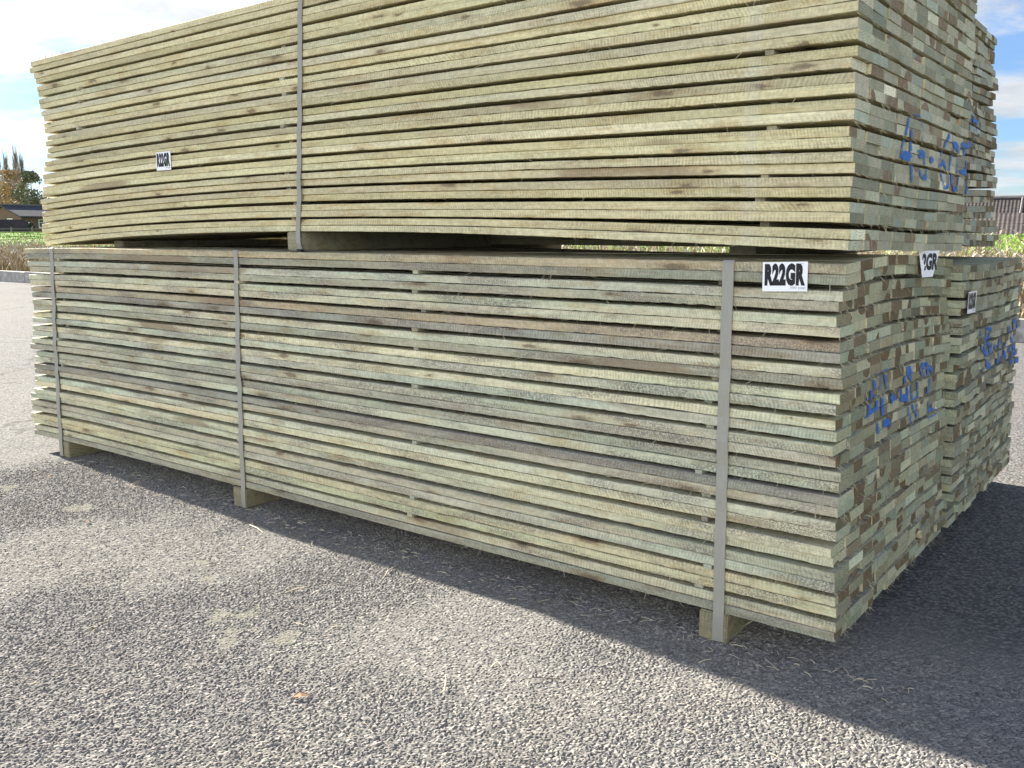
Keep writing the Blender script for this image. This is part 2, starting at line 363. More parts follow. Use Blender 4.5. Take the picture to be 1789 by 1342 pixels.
# far side: verge, bank and the lower land beyond as one sheet
def build_field():
    us = np.concatenate([-np.geomspace(1500, 60, 40), np.linspace(-58, 58, 150), np.geomspace(60, 1500, 40)])
    vs = np.concatenate([np.linspace(0.12, 60, 150), np.geomspace(62, 2500, 40)])
    U, Vv = np.meshgrid(us, vs, indexing='ij')
    Z = bankz(Vv) + (fbm(U * .35 + 9, Vv * .35, 51) - .5) * .18 * np.clip(Vv / 6, 0, 1) * (Vv < 60)
    V = np.stack([U, curb_y(U) + Vv, Z], -1).reshape(-1, 3); ny = len(vs); nx = len(us)
    i = np.arange(nx - 1)[:, None] * ny + np.arange(ny - 1)[None, :]
    F = np.stack([i, i + ny, i + ny + 1, i + 1], -1).reshape(-1, 4)
    M = Mat('meadow', .95, .1); P = M.obj()
    n = M.noise(P, 1.2, 6, .65); n2 = M.noise(P, 9, 4, .7)
    g = M.mix(M.rng(n, .35, .65), (.075, .150, .022), (.16, .25, .045))
    g = M.mix(M.rng(n2, .3, .7), M.mix(1.0, g, (.7, .72, .7), 'MULTIPLY'), M.mix(1.0, g, (1.3, 1.25, 1.2), 'MULTIPLY'))
    s = M.math('SUBTRACT', M.xyz(P)[1], M.math('MULTIPLY', M.xyz(P)[0], .0425))
    g = M.mix(M.rng(s, 15.5, 13.0), g, M.mix(n2, (.10, .08, .045), (.2, .16, .09)))
    M.color(g); M.bump(n2, .06, 1)
    tag(mesh_np('field', V, F, M.m, smooth=True), kind='structure')
build_field()

# kerb stones
kerb_mat = simple('weathered_concrete', (.30, .29, .27), .9, .35, 14, .004)
def build_curb():
    k = MB(); x = -46.0; r = random.Random(3)
    while x < 30:
        L = .92; y0 = curb_y(x) ; y1 = curb_y(x + L - .012)
        k.hexa([(x, y0, GZ - .05), (x + L - .012, y1, GZ - .05), (x + L - .012, y1 + .16, GZ - .05), (x, y0 + .16, GZ - .05),
                (x, y0 + .015, GZ + .20 + r.uniform(-.008, .008)), (x + L - .012, y1 + .015, GZ + .20 + r.uniform(-.008, .008)), (x + L - .012, y1 + .16, GZ + .2), (x, y0 + .16, GZ + .2)])
        x += L
    o = k.build('kerb', kerb_mat); tag(o, kind='structure')
build_curb()

# =================================================================== TIMBER PACKS
ROWS, COLS, BW, BT, GAP, PITCH_R = 30, 10, 0.0966, 0.0231, 0.0095, 0.0237
def row_z(r): return (r // 2) * (2 * PITCH_R + GAP) + (r % 2) * PITCH_R
def board_mesh(P, r, c, hi, rng):
    """returns verts, quads, material index for one board of pack P"""
    x0, x1 = P['xe'][r][c]; y0 = P['ye'][r][c]; wd = BW + rng.uniform(-.0010, .0010); t = BT + rng.uniform(-.0004, .0005)
    z0 = row_z(r)
    L = x1 - x0
    nseg = max(8, int(L / (.012 if hi else .16)))
    xs = np.linspace(x0, x1, nseg + 1)
    ch = .0016
    # ring going round the section, seen from +x
    sec = np.array([(0, ch), (0, t - ch), (ch, t), (wd - ch, t), (wd, t - ch), (wd, ch), (wd - ch, 0), (ch, 0)]) if hi else np.array([(0, 0), (0, t), (wd, t), (wd, 0)])
    n = len(sec)
    Y = y0 + sec[None, :, 0] + np.zeros((nseg + 1, 1)); Z = z0 + sec[None, :, 1] + np.zeros((nseg + 1, 1)); X = xs[:, None] + np.zeros((1, n))
    s = rng.randint(0, 99999)
    Y = Y + (vnoise(xs * .9, xs * 0 + s, 1)[:, None] - .5) * .006
    Z = Z + (vnoise(xs * 1.4, xs * 0 + s, 2)[:, None] - .5) * .0014 + (vnoise(xs * .9 + P['seed'], xs * 0 + (r // 2) * 7.31, 3)[:, None] - .5) * .0045
    if hi:
        rough = rng.random() < P.get('ragged', .35)
        k = .0024 if rough else .0009
        for j, (a, b) in {0: (.6, .7), 7: (.9, 1.5), 1: (.3, .5), 2: (.5, .6)}.items():
            nz = np.abs(vnoise(xs * 55, xs * 0 + s + j, 5) - .35) ** 1.5 * 1.6 + np.clip(vnoise(xs * 9, xs * 0 + s + j, 6) - .72, 0, 1) * 3.0
            dirz = 1 if j in (0, 7) else -1
            Z[:, j] += dirz * nz * k * b * .8; Y[:, j] += nz * k * a
        Y[:, 0:2] += ((vnoise(xs * 120, xs * 0 + s, 9) - .5) * .0009)[:, None]
    else:
        # saw-rough ends: nothing more than a slightly skewed cut
        pass
    sk = rng.uniform(-.0009, .0009)
    X[-1] += sk * (sec[:, 0] / wd * 2 - 1); X[0] += sk * (sec[:, 0] / wd * 2 - 1)
    # pack shape: bow, sag and lean
    fx, fy, fz = P['warp'](X, Y, Z, r)
    V = np.stack([fx, fy, fz], -1).reshape(-1, 3)
    i = np.arange(nseg)[:, None] * n + np.arange(n)[None, :]; j = np.arange(nseg)[:, None] * n + (np.arange(n)[None, :] + 1) % n
    F = np.stack([i, i + n, j + n, j], -1).reshape(-1, 4)
    m = np.zeros(len(F), int)
    # caps as fans of quads
    caps = []
    for base, flip in ((0, False), (nseg * n, True)):
        if n == 4: q = [[0, 1, 2, 3]]
        else: q = [[0, 1, 2, 7], [7, 2, 3, 6], [6, 3, 4, 5]]
        for qq in q:
            qq = [base + a for a in qq]; caps.append(qq[::-1] if flip else qq)
    F = np.concatenate([F, np.array(caps)]); m = np.concatenate([m, np.ones(len(caps), int)])
    return V, F, m
def flipfix(F): return F[:, ::-1]

def build_pack(P):
    root = empty('timber_pack', P['loc'], P['rz'])
    tag(root, P['label'], 'timber pack', 'strapped packs of sawn timber boards')
    rng = random.Random(P['seed'])
    P['xe'] = [[(-P['L'] + P['left'](r) + rng.gauss(0, .006 if c else .004) + (rng.random() < .06) * rng.uniform(-.02, .0),
                 P['right'](r) + rng.gauss(0, P['stag']) + (rng.random() < .07) * rng.uniform(-.010, .004)) for c in range(COLS)] for r in range(ROWS)]
    P['ye'] = []
    for r in range(ROWS):
        off = rng.gauss(0, .0022); lean = P['lean'] * row_z(r)
        P['ye'].append([c * (BW + .0028) + off + lean + (rng.gauss(0, .0005)) for c in range(COLS)])
    order = [(r, c) for c in range(COLS) for r in range(ROWS)]
    parts = [q for q in order if q[0] < P['rows_seen']][:100]
    pset = set(parts)
    rest = []
    info = {}
    for (r, c) in order:
        hi = (c == 0 and P['front'])
        V, F, m = board_mesh(P, r, c, hi, rng)
        F = flipfix(F)
        k = rng.random(); k2 = rng.random()
        tone = P['tones'][rng.choices(range(len(P['tones'])), P['weights'])[0]]
        b = math.exp(rng.gauss(0, P.get('tvar', .10)))
        tint = (tone[0] * b * rng.uniform(.975, 1.015), tone[1] * b, tone[2] * b * rng.uniform(.94, 1.06))
        te = P['etones'][rng.choices(range(len(P['etones'])), P['eweights'])[0]]
        b = math.exp(rng.gauss(0.04, .22)); te = tuple(q * b for q in te)
        yc = P['ye'][r][c] + BW / 2 + P['lean'] * 0; zc = row_z(r) + BT / 2
        # ring centre and heartwood radius
        hmix = 0.0
        q = rng.random()
        if q < P['pheart']:
            aa = rng.choice([-1, 1]); ccy = yc + aa * rng.uniform(.01, .06); ccz = zc + rng.choice([-1, 1]) * rng.uniform(.005, .05); R = rng.uniform(.025, .058)
        elif q < P['pheart'] * 1.18:
            ccy = yc; ccz = zc - .04; R = .2; hmix = rng.uniform(0, .35)
        else:
            ccy = yc + rng.uniform(-.08, .08); ccz = zc + rng.choice([-1, 1]) * rng.uniform(.04, .10); R = -.01
        cc = P['warp'](np.array([P['right'](r)]), np.array([ccy]), np.array([ccz]), r)
        nf = len(F); sd = rng.random()
        A = dict(seed=np.full(nf, sd), tint=np.tile((*tint, 1), (nf, 1)), tint_end=np.tile((*te, 1), (nf, 1)),
                 ring=np.tile((float(cc[1][0]), float(cc[2][0]), R), (nf, 1)), hmix=np.full(nf, hmix))
        if (r, c) in pset:
            mk(root, 'board', V, F, m, A, P)
        else:
            rest.append((V, F, m, A))
    off = 0; VV = []; FF = []; mm = []; AA = {k: [] for k in ('seed', 'tint', 'tint_end', 'ring', 'hmix')}
    for V, F, m, A in rest:
        VV.append(V); FF.append(F + off); off += len(V); mm.append(m)
        for k in AA: AA[k].append(A[k])
    o = mk(root, 'boards', np.concatenate(VV), np.concatenate(FF), np.concatenate(mm), {k: np.concatenate(v) for k, v in AA.items()}, P)
    o['kind'] = 'stuff'
    # spacer sticks between the pairs of layers
    for xi, sx in enumerate(P['sticks']):
        for p in range(ROWS // 2 - 1):
            if p * 2 > P['rows_seen']: break
            z0 = (p + 1) * 2 * PITCH_R + p * GAP - .0006; x0 = sx + rng.gauss(0, .010) + P.get('stickdrift', 0) * p
            y0 = P['lean'] * z0 + (rng.uniform(.006, .05) if rng.random() < .8 else rng.uniform(-.010, .002))
            w_ = rng.uniform(.016, .024)
            mb = MB(); mb.box(x0, x0 + w_, y0, y0 + .98, z0, z0 + GAP + .0012)
            v = np.array(mb.v); fx, fy, fz = P['warp'](v[:, 0], v[:, 1], v[:, 2], 2 * p + 1)
            mb.v = [tuple(q) for q in np.stack([fx, fy, fz], -1)]
            nf = len(mb.f)
            ob = mesh_np('spacer_stick', mb.v, mb.f, [P['mside']], root, attrs={'seed': ('FACE', 'FLOAT', np.full(nf, rng.random())), 'tint': ('FACE', 'FLOAT_COLOR', np.tile(rng.choice([(.43, .43, .34, 1), (.46, .42, .29, 1), (.30, .27, .19, 1)]), (nf, 1)))})
    # bearers
    for (bx, by, bw, bh, bz) in P['bearers']:
        mb = MB(); mb.box(bx, bx + bw, by, by + 1.0, bz, bz + bh)
        me = mb.build('bearer', P['mside'], root, bevel=.003)
        nf = len(me.data.polygons)
        a = me.data.attributes.new('seed', 'FLOAT', 'FACE'); a.data.foreach_set('value', np.full(nf, rng.random(), np.float32))
        a = me.data.attributes.new('tint', 'FLOAT_COLOR', 'FACE'); a.data.foreach_set('color', np.tile(np.array(P.get('btone', (.25, .225, .14, 1)), np.float32), nf))
    # loose fibres left by the saw
    fib(P, root, rng)
    return root
def mk(root, name, V, F, m, A, P):
    return mesh_np(name, V, F, [P['mside'], P['mend']], root, m, {
        'seed': ('FACE', 'FLOAT', A['seed']), 'tint': ('FACE', 'FLOAT_COLOR', A['tint']), 'tint_end': ('FACE', 'FLOAT_COLOR', A['tint_end']),
        'ring': ('FACE', 'FLOAT_VECTOR', A['ring']), 'hmix': ('FACE', 'FLOAT', A['hmix'])})
fibre_mat = simple('wood_fibre', (.50, .46, .32), .9, .2, 30)
def fib(P, root, rng):
    mb = MB()
    def sliver(p, d, L, w_):
        d = Vector(d).normalized(); p = Vector(p); u = d.orthogonal().normalized() * w_; v = d.cross(u).normalized() * w_
        bend = Vector((rng.uniform(-1, 1), rng.uniform(-1, 1), rng.uniform(-1, .4))) * L * .25
        q = p + d * L * .55 + bend; e = p + d * L + bend * 2.2; b = len(mb.v)
        mb.v += [tuple(p + u), tuple(p - u * .5 + v), tuple(p - u * .5 - v), tuple(q + u * .7), tuple(q - u * .4 + v * .7), tuple(q - u * .4 - v * .7), tuple(e)]
        for i in range(3):
            j = (i + 1) % 3; mb.f.append([b + i, b + j, b + 3 + j, b + 3 + i]); mb.f.append([b + 3 + i, b + 3 + j, b + 6]); mb.m += [0, 0]
    for i in range(P['fib_end']):
        r = rng.randrange(0, ROWS, 2) if rng.random() < .75 else rng.randrange(ROWS); c = rng.randrange(COLS)
        x1 = P['xe'][r][c][1]; y = P['ye'][r][c] + rng.uniform(0, BW); z = row_z(r) + rng.uniform(-.0005, .0015)
        f = P['warp'](np.array([x1 - .001]), np.array([y]), np.array([z]), r)
        sliver((f[0][0], f[1][0], f[2][0]), (rng.uniform(.15, 1), rng.uniform(-.9, .9), rng.uniform(-1, .1)), abs(rng.gauss(.009, .006)) + .003, rng.uniform(.0003, .0007))
    if P['front']:
        for i in range(P['fib_front']):
            r = rng.randrange(0, ROWS, 2) if rng.random() < .6 else rng.randrange(ROWS)
            x = rng.uniform(-P['L'] + .1, -.02) if rng.random() < .6 else rng.uniform(-1.2, -.02)
            z = row_z(r) + (0.0008 if rng.random() < .8 else BT); y = P['ye'][r][0]
            f = P['warp'](np.array([x]), np.array([y]), np.array([z]), r)
            sliver((f[0][0], f[1][0] + .001, f[2][0]), (rng.uniform(-1, 1), rng.uniform(-.5, -.1), rng.uniform(-.9, .3)), abs(rng.gauss(.011, .008)) + .004, rng.uniform(.0003, .0006))
        for i in range(P.get('fib_long', 0)):
            r = rng.randrange(0, ROWS, 2); x = rng.uniform(-3.0, -.1)
            f = P['warp'](np.array([x]), np.array([P['ye'][r][0]]), np.array([row_z(r)]), r)
            sliver((f[0][0], f[1][0], f[2][0]), (rng.uniform(-.6, 1), -.25, rng.uniform(-1, .1)), rng.uniform(.03, .07), .0006)
        if P.get('top_fib'):
            for i in range(60):
                x = -P['L'] + abs(rng.gauss(0, .45)) + .05; r = 29
                f = P['warp'](np.array([x]), np.array([P['ye'][r][0] + .003]), np.array([row_z(r) + BT]), r)
                sliver((f[0][0], f[1][0], f[2][0]), (rng.uniform(-1, 1), rng.uniform(-.2, .2), rng.uniform(.1, 1)), rng.uniform(.008, .03), .0007)
    o = mb.build('saw_fibres', fibre_mat, root); o['kind'] = 'stuff'

# strap -------------------------------------------------------------
sm = Mat('strapping', .45, .5)
_p = sm.obj(); _n = sm.noise(sm.vmath('MULTIPLY', _p, (60, 60, 4)), 6, 3, .6)
sm.color(sm.mix(_n, (.22, .215, .18), (.32, .315, .265))); sm.bump(_n, .0004)
STRAP = sm.m
def strap(P, root, pts, wid, name='strap', tint=None):
    """pts: centre line (x, y, z) in pack space, a loop or run; flat band of the given width (along x)"""
    n = len(pts); mb = MB(); th = .0012
    for i in range(n - 1):
        a = Vector(pts[i]); b = Vector(pts[i + 1])
    V = []; F = []
    for i, p in enumerate(pts):
        p = Vector(p); d = (Vector(pts[min(i + 1, n - 1)]) - Vector(pts[max(i - 1, 0)])).normalized()
        xd = Vector((1, 0, 0)); nn = xd.cross(d).normalized() * th / 2
        xv = xd * wid / 2
        V += [tuple(p - xv - nn), tuple(p + xv - nn), tuple(p + xv + nn), tuple(p - xv + nn)]
    for i in range(n - 1):
        b = 4 * i
        for k in range(4): F.append([b + k, b + (k + 1) % 4, b + 4 + (k + 1) % 4, b + 4 + k])
    F.append([0, 1, 2, 3]); F.append([4 * (n - 1) + k for k in (3, 2, 1, 0)])
    return mesh_np(name, V, F, STRAP, root)
def strap_path(P, x, top_r, bear, y_clear=.0028, depth=1.0, dx=0.0):
    """front side from bearer bottom up, over the top"""
    def w(xx, y, z, r): 
        f = P['warp'](np.array([xx]), np.array([y]), np.array([z]), r); return [float(f[0][0]), float(f[1][0]), float(f[2][0])]
    pts = []
    if bear is not None:
        zb = bear
        yb = -.004
        pts += [(x + dx, .5, zb - .003), (x + dx, .06, zb - .003), (x + dx, .004, zb - .0035), (x + dx, yb - .0005, zb + .002), (x + dx, yb - .001, zb + .02), (x + dx, yb - .001, -.006)]
    zt = row_z(top_r) + BT
    for k in range(0, top_r + 1, 2):
        p = w(x + dx * (1 - k / 30), P['ye'][k][0] - y_clear - .0016, row_z(k) + BT, k)
        p[1] = min(p[1], w(x, P['ye'][min(k + 1, 29)][0] - y_clear - .0016, row_z(k) + BT, k)[1]); pts.append(tuple(p))
    p = w(x, P['ye'][top_r][0], zt, top_r)
    pts += [(p[0], p[1] - y_clear - .001, p[2] - .004), (p[0], p[1] - .001, p[2] + .0016), (p[0], p[1] + .01, p[2] + .0026), (p[0], p[1] + depth * .5, p[2] + .003), (p[0], p[1] + depth, p[2] + .003)]
    return pts

# card tag ------------------------------------------------------------
CARD = simple('white_card', (.80, .81, .83), .45, .03, 12)
INK = simple('black_ink', (.012, .012, .016), .5, .1, 12); GREYINK = simple('grey_ink', (.30, .31, .33), .5, .1, 12)
BLUE = Mat('blue_spray', .55, .35); _q = BLUE.obj(); BLUE.color(BLUE.mix(BLUE.noise(_q, 220, 3, .6), (.003, .085, .38), (.015, .17, .56))); BLUE = BLUE.m
def text_part(body, w_, h_, mat, parent, name, origin, ex, ez, nrm, bold=.0, spacing=1.0):
    cu = bpy.data.curves.new('t', 'FONT'); cu.body = body; cu.size = 1; cu.offset = bold; cu.space_character = spacing; cu.resolution_u = 3
    to = bpy.data.objects.new('t', cu); COL.objects.link(to)
    dg = bpy.context.evaluated_depsgraph_get(); me = bpy.data.meshes.new_from_object(to.evaluated_get(dg))
    bpy.data.objects.remove(to); bpy.data.curves.remove(cu)
    co = np.empty(len(me.vertices) * 3); me.vertices.foreach_get('co', co); co = co.reshape(-1, 3)
    lo = co.min(0); hi = co.max(0); u = (co[:, 0] - lo[0]) / (hi[0] - lo[0]) * w_; v = (co[:, 1] - lo[1]) / (hi[1] - lo[1]) * h_
    O = np.array(origin); W = O + u[:, None] * np.array(ex) + v[:, None] * np.array(ez) + np.array(nrm) * .0006
    me.vertices.foreach_set('co', W.astype(np.float32).ravel()); me.materials.clear(); me.materials.append(mat); me.update(); me.name = name
    o = bpy.data.objects.new(name, me); COL.objects.link(o); o.parent = parent; return o
def card(parent, O, ex, ez, nrm, w_, h_, words='R22GR', curl=.0, small=True):
    O = np.array(O, float); ex = np.array(ex, float); ex /= np.linalg.norm(ex); ez = np.array(ez, float); ez /= np.linalg.norm(ez); nrm = np.array(nrm, float)
    mb = MB(); n = 8; V = []; F = []
    for i in range(n + 1):
        for j in range(2):
            for k in range(2):
                p = O + ex * w_ * i / n + ez * h_ * j + nrm * (.0004 * k - .0004)
                V.append(p)
    for i in range(n):
        b = 4 * i
        F += [[b + 1, b + 5, b + 7, b + 3], [b, b + 2, b + 6, b + 4], [b + 2, b + 3, b + 7, b + 6], [b, b + 4, b + 5, b + 1]]
    F += [[0, 1, 3, 2], [4 * n, 4 * n + 2, 4 * n + 3, 4 * n + 1]]
    c = mesh_np('card_tag', V, F, CARD, parent)
    c['label'] = 'white card tag printed ' + words
    text_part(words, w_ * .90, h_ * .76, INK, c, 'printed_text', O + ex * w_ * .05 + ez * h_ * .19, ex, ez, nrm, .07, 1.10)
    if small: text_part('300 ppp', w_ * .34, h_ * .10, GREYINK, c, 'small_print', O + ex * w_ * .62 + ez * h_ * .07, ex, ez, nrm, .0, 1)
    for q in (.12, .86):
        st = MB()
        p = O + ex * w_ * q + ez * h_ * .93 + nrm * .0008
        a = p - ex * .005; b = p + ex * .005
        st.tube([a, b], .0004, 5); st.build('staple', STRAP, c)
    return c

# sprayed numbers -----------------------------------------------------
def spray(P, root, strokes, wid, seed, name='painted_number', blobs=()):
    """raster of 2.5 mm dabs, each lying on the end of the board it hits"""
    rng = np.random.RandomState(seed); st = .0020
    allp = np.concatenate([np.array(s) for s in strokes]); y0, z0 = allp.min(0) - .03; y1, z1 = allp.max(0) + .03
    ys = np.arange(y0, y1, st); zs = np.arange(z0, z1, st); Yg, Zg = np.meshgrid(ys, zs, indexing='ij')
    D = np.full(Yg.shape, 9.)
    for s in strokes:
        for a, b in zip(s[:-1], s[1:]):
            a = np.array(a); b = np.array(b); ab = b - a; t = np.clip(((Yg - a[0]) * ab[0] + (Zg - a[1]) * ab[1]) / (ab @ ab + 1e-9), 0, 1)
            wv = 1 + .45 * np.sin(a[0] * 91 + a[1] * 57 + t * 2.2)
            # strokes read thinner across than along the run of the hand
            D = np.minimum(D, np.hypot((Yg - a[0] - t * ab[0]) * .95, (Zg - a[1] - t * ab[1]) * 1.1) / wv)
    nz = vnoise(Yg * 260, Zg * 260, 3) * .6 + rng.rand(*Yg.shape) * .4
    hit = D + (nz - .5) * wid * .9 < wid
    for (by, bz, ry, rz) in blobs: hit |= ((Yg - by) / ry) ** 2 + ((Zg - bz) / rz) ** 2 + (nz - .5) * .6 < 1
    hit |= (D < wid * 2.6) & (rng.rand(*Yg.shape) < .03)
    V = []; F = []
    inv = P['inv']
    for i, j in zip(*np.nonzero(hit)):
        y, z = ys[i], zs[j]
        ly, lz = inv(y, z)
        # which board
        pr = int(lz // (2 * PITCH_R + GAP)); rem = lz - pr * (2 * PITCH_R + GAP)
        if pr < 0 or rem > 2 * PITCH_R - .0008 or rem < .0002: continue
        k = 1 if rem > PITCH_R else 0
        rem = rem
        r = 2 * pr + k
        if r >= ROWS: continue
        c = int((ly - P['ye'][r][0]) // (BW + .0028))
        if c < 0 or c >= COLS: continue
        cr = (ly - P['ye'][r][0]) - c * (BW + .0028)
        if cr > BW - .0012: continue
        x = P['xe'][r][c][1] + .0034
        b = len(V)
        for (dy, dz) in ((0, 0), (st, 0), (st, st), (0, st)):
            f = P['warp'](np.array([x]), np.array([ly + dy]), np.array([lz + dz]), r); V.append((float(f[0][0]), float(f[1][0]), float(f[2][0])))
        F.append([b, b + 1, b + 2, b + 3])
    o = mesh_np(name, V, F, BLUE, root); return o

def interp(x, xp, fp):
    """smooth interpolation"""
    x = np.asarray(x, float); y = np.interp(x, xp, fp)
    y2 = (np.interp(x - .18, xp, fp) + np.interp(x + .18, xp, fp) + y) / 3
    return y2

W_A = wood_side('sawn_edge_weathered', .80, .50); W_C = wood_side('sawn_edge_fresh', .32, .14, band=-.235)
E_A = wood_end('board_end_warm', None, (.78, .90, .86), (.155, .120, .070)); E_C = wood_end('board_end_cool', None, (.80, .90, .86), (.24, .19, .13))

# ---- lower front pack (A)
def warpA(X, Y, Z, r):
    k = np.clip(Z / .84, 0, 1)
    sag = interp(X, [-4, -3.65, -3.3, -2, -.3, 0.2], [-.012, -.010, .0, .0, .0, -.002])
    wave = .011 * k ** 2 * np.sin(np.clip((Y - .08) / .62, 0, 1) * math.pi) - .018 * k * np.clip((Y - .75) / .3, 0, 1)
    return X - .040 * k, Y + .0 * X, Z + sag + wave * np.clip(1 + X / 1.5, 0, 1)
PA = dict(label='weathered grey-green pack of boards with three straps, front one standing on the ground', loc=(0, 0, 0), rz=0.0, L=3.655, seed=11, lean=.055,
          left=lambda r: .02 - .03 * math.sin(r / 30 * 6.2 + .5) + (.04 if 6 < r < 14 else 0), right=lambda r: .006 * math.sin(r * .7), stag=.0024, front=True, rows_seen=30, ragged=.65, tvar=.10,
          tones=[(.57, .54, .385), (.53, .52, .39), (.59, .545, .365), (.46, .435, .32), (.48, .405, .27), (.35, .33, .26)], weights=[6, 6, 4, 3, 1.5, 2.2],
          etones=[(.45, .425, .285), (.41, .415, .30), (.50, .455, .31), (.34, .29, .185)], eweights=[4, 4, 3, 2], pheart=.42,
          mside=W_A, mend=E_A, warp=warpA, sticks=[-3.40, -2.16, -1.30, -.335], stickdrift=.002,
          bearers=[(-.325, -.004, .074, .072, -.0735), (-2.175, -.004, .074, .072, -.0735), (-3.42, .0, .074, .072, -.0735)], fib_end=1500, fib_front=620, fib_long=14)
PA['inv'] = lambda y, z: (y - .0, z - .008)
rootA = build_pack(PA)
for x, wd in ((-.262, .028), (-2.115, .023), (-3.405, .028)):
    strap(PA, rootA, strap_path(PA, x, 29, -.072, dx=(-.012 if x > -1 else 0)), wd)
# card on the long side, near corner
card(rootA, (-.176 - .04, .0 + .055 * .79 - .0042, .777), (1, 0, .035), (-.02, .0, 1), (0, -1, 0), .104, .066)
# card folded over the end edge: only the last letters face out
def folded_card():
    O = np.array([-.031, .585, .790]); ey = np.array([.22, .975, .0]); ez = np.array([0, .10, 1.0]); ez /= np.linalg.norm(ez)
    V = []; w_ = .135; h_ = .070; x = .0
    pts = [(0.022, .070), (.135, .070), (.110, .0), (.052, .0)]
    for k in (0, .0005):
        for (a, b) in pts: V.append(O + ey * a + ez * b + np.array([k, 0, 0]))
    F = [[3, 2, 1, 0], [4, 5, 6, 7], [0, 1, 5, 4], [1, 2, 6, 5], [2, 3, 7, 6], [3, 0, 4, 7]]
    c = mesh_np('card_tag', V, F, CARD, rootA); c['label'] = 'white card tag bent round the board edge, only GR readable'
    text_part('2GR', .088, .046, INK, c, 'printed_text', O + ey * .042 + ez * .018 + np.array([.0003, 0, 0]), ey, ez, (.975, -.22, 0), .055, 1.0)
    f = MB(); a = O + ey * .022 + ez * .07; b = O + ey * .052; d = O + ey * .047 + ez * .030 + np.array([.006, 0, 0])
    n = len(f.v); f.v += [tuple(a), tuple(b), tuple(d), tuple(a + np.array([.0006, 0, 0])), tuple(b + np.array([.0006, 0, 0])), tuple(d + np.array([.0006, 0, 0]))]
    f.f += [[0, 2, 1], [3, 4, 5]]; f.m += [0, 0]; f.build('folded_flap', CARD, c)
folded_card()

# ---- upper front pack (C)
BOWX = (-3.65, -2.2, -1.1, 0.0)
def warpC(X, Y, Z, r):
    bow = sum(v * np.prod([(X - q) / (p_ - q) for q in BOWX if q != p_], axis=0) for p_, v in zip(BOWX, (-.032, .036, .031, .0)))
    k = np.clip(Z / .84, 0, 1) ** .8
    bow = bow * (1 - k) + k * .034 * X / 3.65      # the top layers lie straighter than the bottom ones
    return X, Y, Z * .952 + bow - .019 * Y * np.clip(1 + X / 1.6, 0, 1) + .0018 * np.sin(Y * 7 + r * .4) * np.clip(1 + X, 0, 1)
def leftC(r): return float(np.interp(r, [0, 3, 6, 9, 12, 15, 17, 20, 23, 26, 27.4, 28, 29], [.01, .0, .0, .03, .06, .10, .11, .08, .06, .04, .03, .0, .02]))
PC = dict(label='yellowish bowed pack of boards with one strap, lying on top of the weathered front pack', loc=(-.030, .049, .873), rz=-.018, L=3.62, seed=23, lean=.0,
          left=leftC, right=lambda r: .003 * math.sin(r * 1.3) - .0004 * r, stag=.0011, front=True, rows_seen=23, ragged=.25, tvar=.075,
          tones=[(.60, .54, .33), (.575, .52, .31), (.63, .575, .37), (.585, .55, .38), (.48, .38, .25)], weights=[6, 5, 4, 3, .5],
          etones=[(.50, .475, .355), (.45, .445, .335), (.57, .53, .41), (.41, .385, .28), (.43, .455, .37)], eweights=[4, 4, 3, 2, 1.5], pheart=.15,
          mside=W_C, mend=E_C, warp=warpC, sticks=[-3.22, -1.90, -.215], fib_end=1000, fib_front=220, fib_long=2, top_fib=True,
          bearers=[(-1.895, .0, .075, .062, -.032 + .006), (-.42, .30, .075, .045, -.0305), (-3.2, .10, .075, .027, -.0305)], btone=(.30, .28, .19, 1))
PC['inv'] = lambda y, z: (y - .049, (z - .873) / .952)
rootC = build_pack(PC)
cs = strap_path(PC, -1.775, 29, None, dx=-.05)
cs = [(-1.826, .5, -.028), (-1.826, .05, -.028), (-1.823, .008, -.0275), (-1.820, -.007, -.020), (-1.822, -.011, -.002), (-1.826, -.009, .020), (-1.829, -.0065, .040)] + cs[1:]
strap(PC, rootC, cs, .021)
bk = MB(); bk.box(-1.836, -1.812, -.010, .004, -.0300, -.0215); bk.build('strap_buckle', INK, rootC)
card(rootC, (-2.655, -.006, 1.140 - .873), (1, 0, -.0), (.015, 0, 1), (0, -1, 0), .098, .068)

# ---- lower rear pack (B)
def warpB(X, Y, Z, r):
    k = np.clip(Z / .84, 0, 1)
    return X + .010 * (1 - k) ** 2, Y, Z * .957 + .004 * np.sin(Y * 6 + r * .3) + .012 * np.clip((Y - .3) / .7, 0, 1) * (1 - k)
PB = dict(label='rear ground-level pack of boards with small tag and blue number, behind the three-strapped pack', loc=(0, 1.045, 0), rz=0.0, L=3.6, seed=37, lean=.0,
          left=lambda r: 0.0, right=lambda r: .004 * math.sin(r), stag=.0040, front=False, rows_seen=30,
          tones=[(.40, .40, .275), (.36, .375, .275)], weights=[1, 1],
          etones=[(.41, .385, .28), (.39, .385, .29), (.46, .42, .31), (.32, .27, .18)], eweights=[4, 3, 3, 2], pheart=.34,
          mside=W_A, mend=E_A, warp=warpB, sticks=[-.33, -2.1], bearers=[(-.32, .0, .074, .072, -.0735), (-2.17, .0, .074, .072, -.0735), (-3.42, .0, .074, .072, -.0735)], fib_end=600, fib_front=0)
PB['inv'] = lambda y, z: (y - 1.045, z / .957)
rootB = build_pack(PB)
card(rootB, (.012, .018, .664), (0, 1, -.02), (0, .02, 1), (1, 0, 0), .112, .066)

